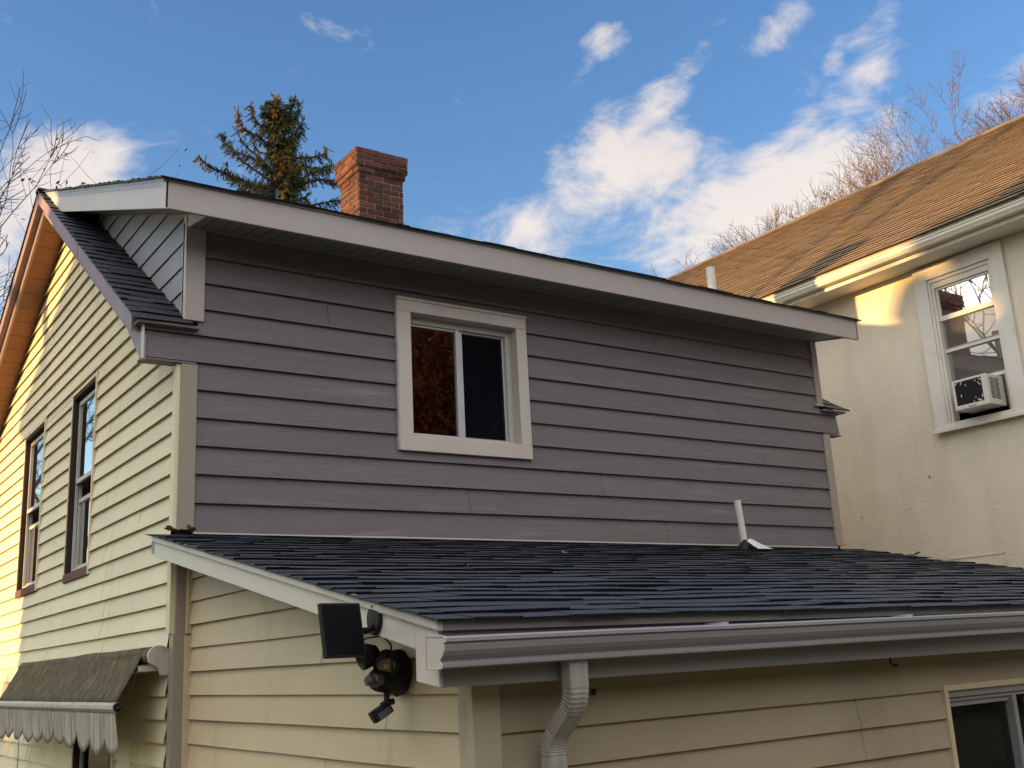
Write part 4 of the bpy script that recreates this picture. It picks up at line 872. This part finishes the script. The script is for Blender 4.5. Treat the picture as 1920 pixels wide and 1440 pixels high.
m = MB(); m.prism([(-15.6, 11.1, 3.78), (-15.6, 3.2, 7.7), (-15.6, -4.7, 3.78), (-15.6, -4.7, 3.58), (-15.6, 3.2, 7.5), (-15.6, 11.1, 3.58)], (-7.8, 0, 0)); m.build('roof', SHING, WH)
for y in (1.2, 5.2): m = MB(); m.box(-15.99, -15.94, y, y+1, 0, 1.6); m.build('window', DKBROWN, WH)
hd = MB(); r2 = random.Random(9)
for i in range(9): leaf_mass(hd, (-15.4, 11+i*1.5, -1.0), (1.2, 1.4, 2.4), 2600, .10, r2)
tag(hd.build('hedge', LEAFD, fix=False), 'tall evergreen hedge running back from the pale gabled house', 'hedge')
bare_tree((-9.5, 5.7, GZ), 15.5, 44, 'nearer bare tree in the left yard, throwing branch shadows on the tan roof', 'bare trees in the left yard', maxlv=6, r0=.24, minr=.020, up=.06, ang=(.22, .42), lean=(0, .06), ratio=.76)
bare_tree((-6.0, 22.5, GZ), 15, 45, 'bare tree farther back in the left yard, mirrored in the gable windows', 'bare trees in the left yard', maxlv=8, r0=.19, minr=.012)
def leafy(base, hgt, rad, n, size, mat, seed, label, tint=(.5, 1.4)):
    r_ = random.Random(seed); t = thing('leafy_tree', base, label, 'tree'); a, l = MB(), MB(); b = Vector(base)
    a.tube([b, b+Vector((.1, .05, hgt*.3)), b+Vector((0, .1, hgt*.62))], [.24, .17, .08], 8)
    for i in range(8):
        w = i*.8; a.tube([b+Vector((0, .05, hgt*(.28+.04*i))), b+Vector((math.cos(w)*rad[0]*.4, math.sin(w)*rad[1]*.4, hgt*(.42+.05*i))), b+Vector((math.cos(w)*rad[0]*.75, math.sin(w)*rad[1]*.75, hgt*(.5+.05*i)))], [.08, .05, .02], 5)
    leaf_mass(l, b+Vector((0, 0, hgt*.62)), rad, n, size, r_, tint, 22)
    a.build('trunk', BARK, t, fix=False); l.build('crown', mat, t, fix=False)
leafy((10.6, -16.5, GZ), 14.5, (4.0, 4.0, 5.4), 50000, .055, LEAFO, 61, 'orange autumn tree behind the viewer, mirrored in the dormer window', (.25, 1.7))
leafy((17.0, -19.5, GZ), 13, (4.5, 4.5, 5.5), 16000, .12, LEAFD, 62, 'dark evergreen behind the viewer, right of the orange tree')
leafy((6.0, -20.5, GZ), 9, (3.5, 3.5, 3.6), 12000, .12, LEAFD, 63, 'low dark evergreen behind the viewer, left of the orange tree')
t = thing('leafy_tree', (-25.5, 9, GZ), 'broad dark evergreen rising behind the pale gabled house on the left', 'tree'); a, l = MB(), MB(); r3 = random.Random(64)
a.tube([(-25.5, 9, GZ), (-25.4, 8.9, 2), (-25.5, 8.6, 8)], [.4, .3, .1], 8)
for (y, z, r) in ((12.85, 7.0, .40), (11.95, 7.3, .50), (11.0, 7.65, .65), (11.3, 6.2, .85), (10.2, 8.15, .8), (9.8, 8.7, 1.0), (8.2, 9.2, 1.3), (10.6, 6.9, 1.1), (9.0, 6.6, 1.7), (7.0, 6.8, 1.9), (5.0, 7.2, 2.2), (3.2, 7.4, 2.0)):
    a.tube([(-25.5, 8.9, 4.5), (-25.5, (8.9+y)/2, (4.7+z)/2), (-25.5, y, z)], [.14, .09, .03], 5)
    for i in range(int(2200*r*r)):
        v = Vector((r3.gauss(0, 1), r3.gauss(0, 1), r3.gauss(0, 1))).normalized()*r*(r3.random()**.45); p = Vector((-25.5, y, z))+v; q1 = Vector((r3.gauss(0, 1), r3.gauss(0, 1), r3.gauss(0, 1))).normalized(); q2 = q1.orthogonal().normalized(); s = .13*r3.uniform(.6, 1.3)
        l.q([p-q1*s, p-q2*s*.6, p+q1*s, p+q2*s*.6], r3.uniform(.5, 1.4))
a.build('trunk', BARK, t, fix=False); l.build('crown', LEAFD, t, fix=False)
# unseen tree belt added behind the viewer to block low skylight
l = MB(); r3 = random.Random(70)
for i in range(15000):
    w = math.radians(r3.uniform(95, 262)); R0 = 42+r3.gauss(0, 2.5); z = GZ+15*(1-r3.random()**1.6)*(.8+.3*noise.noise(Vector((w*6, 1, 1)))); p = Vector((R0*math.sin(w), -6+R0*math.cos(w), z)); q1 = Vector((r3.gauss(0, 1), r3.gauss(0, 1), r3.gauss(0, 1))).normalized(); q2 = q1.orthogonal().normalized(); s = r3.uniform(.5, 1.0)
    l.q([p-q1*s, p-q2*s*.7, p+q1*s, p+q2*s*.7], r3.uniform(.5, 1.4))
o = l.build('sky_blocking_wood', LEAFD, None, fix=False); o['kind'] = 'stuff'; o['label'] = 'unseen belt of trees added far behind the viewer to block low skylight'
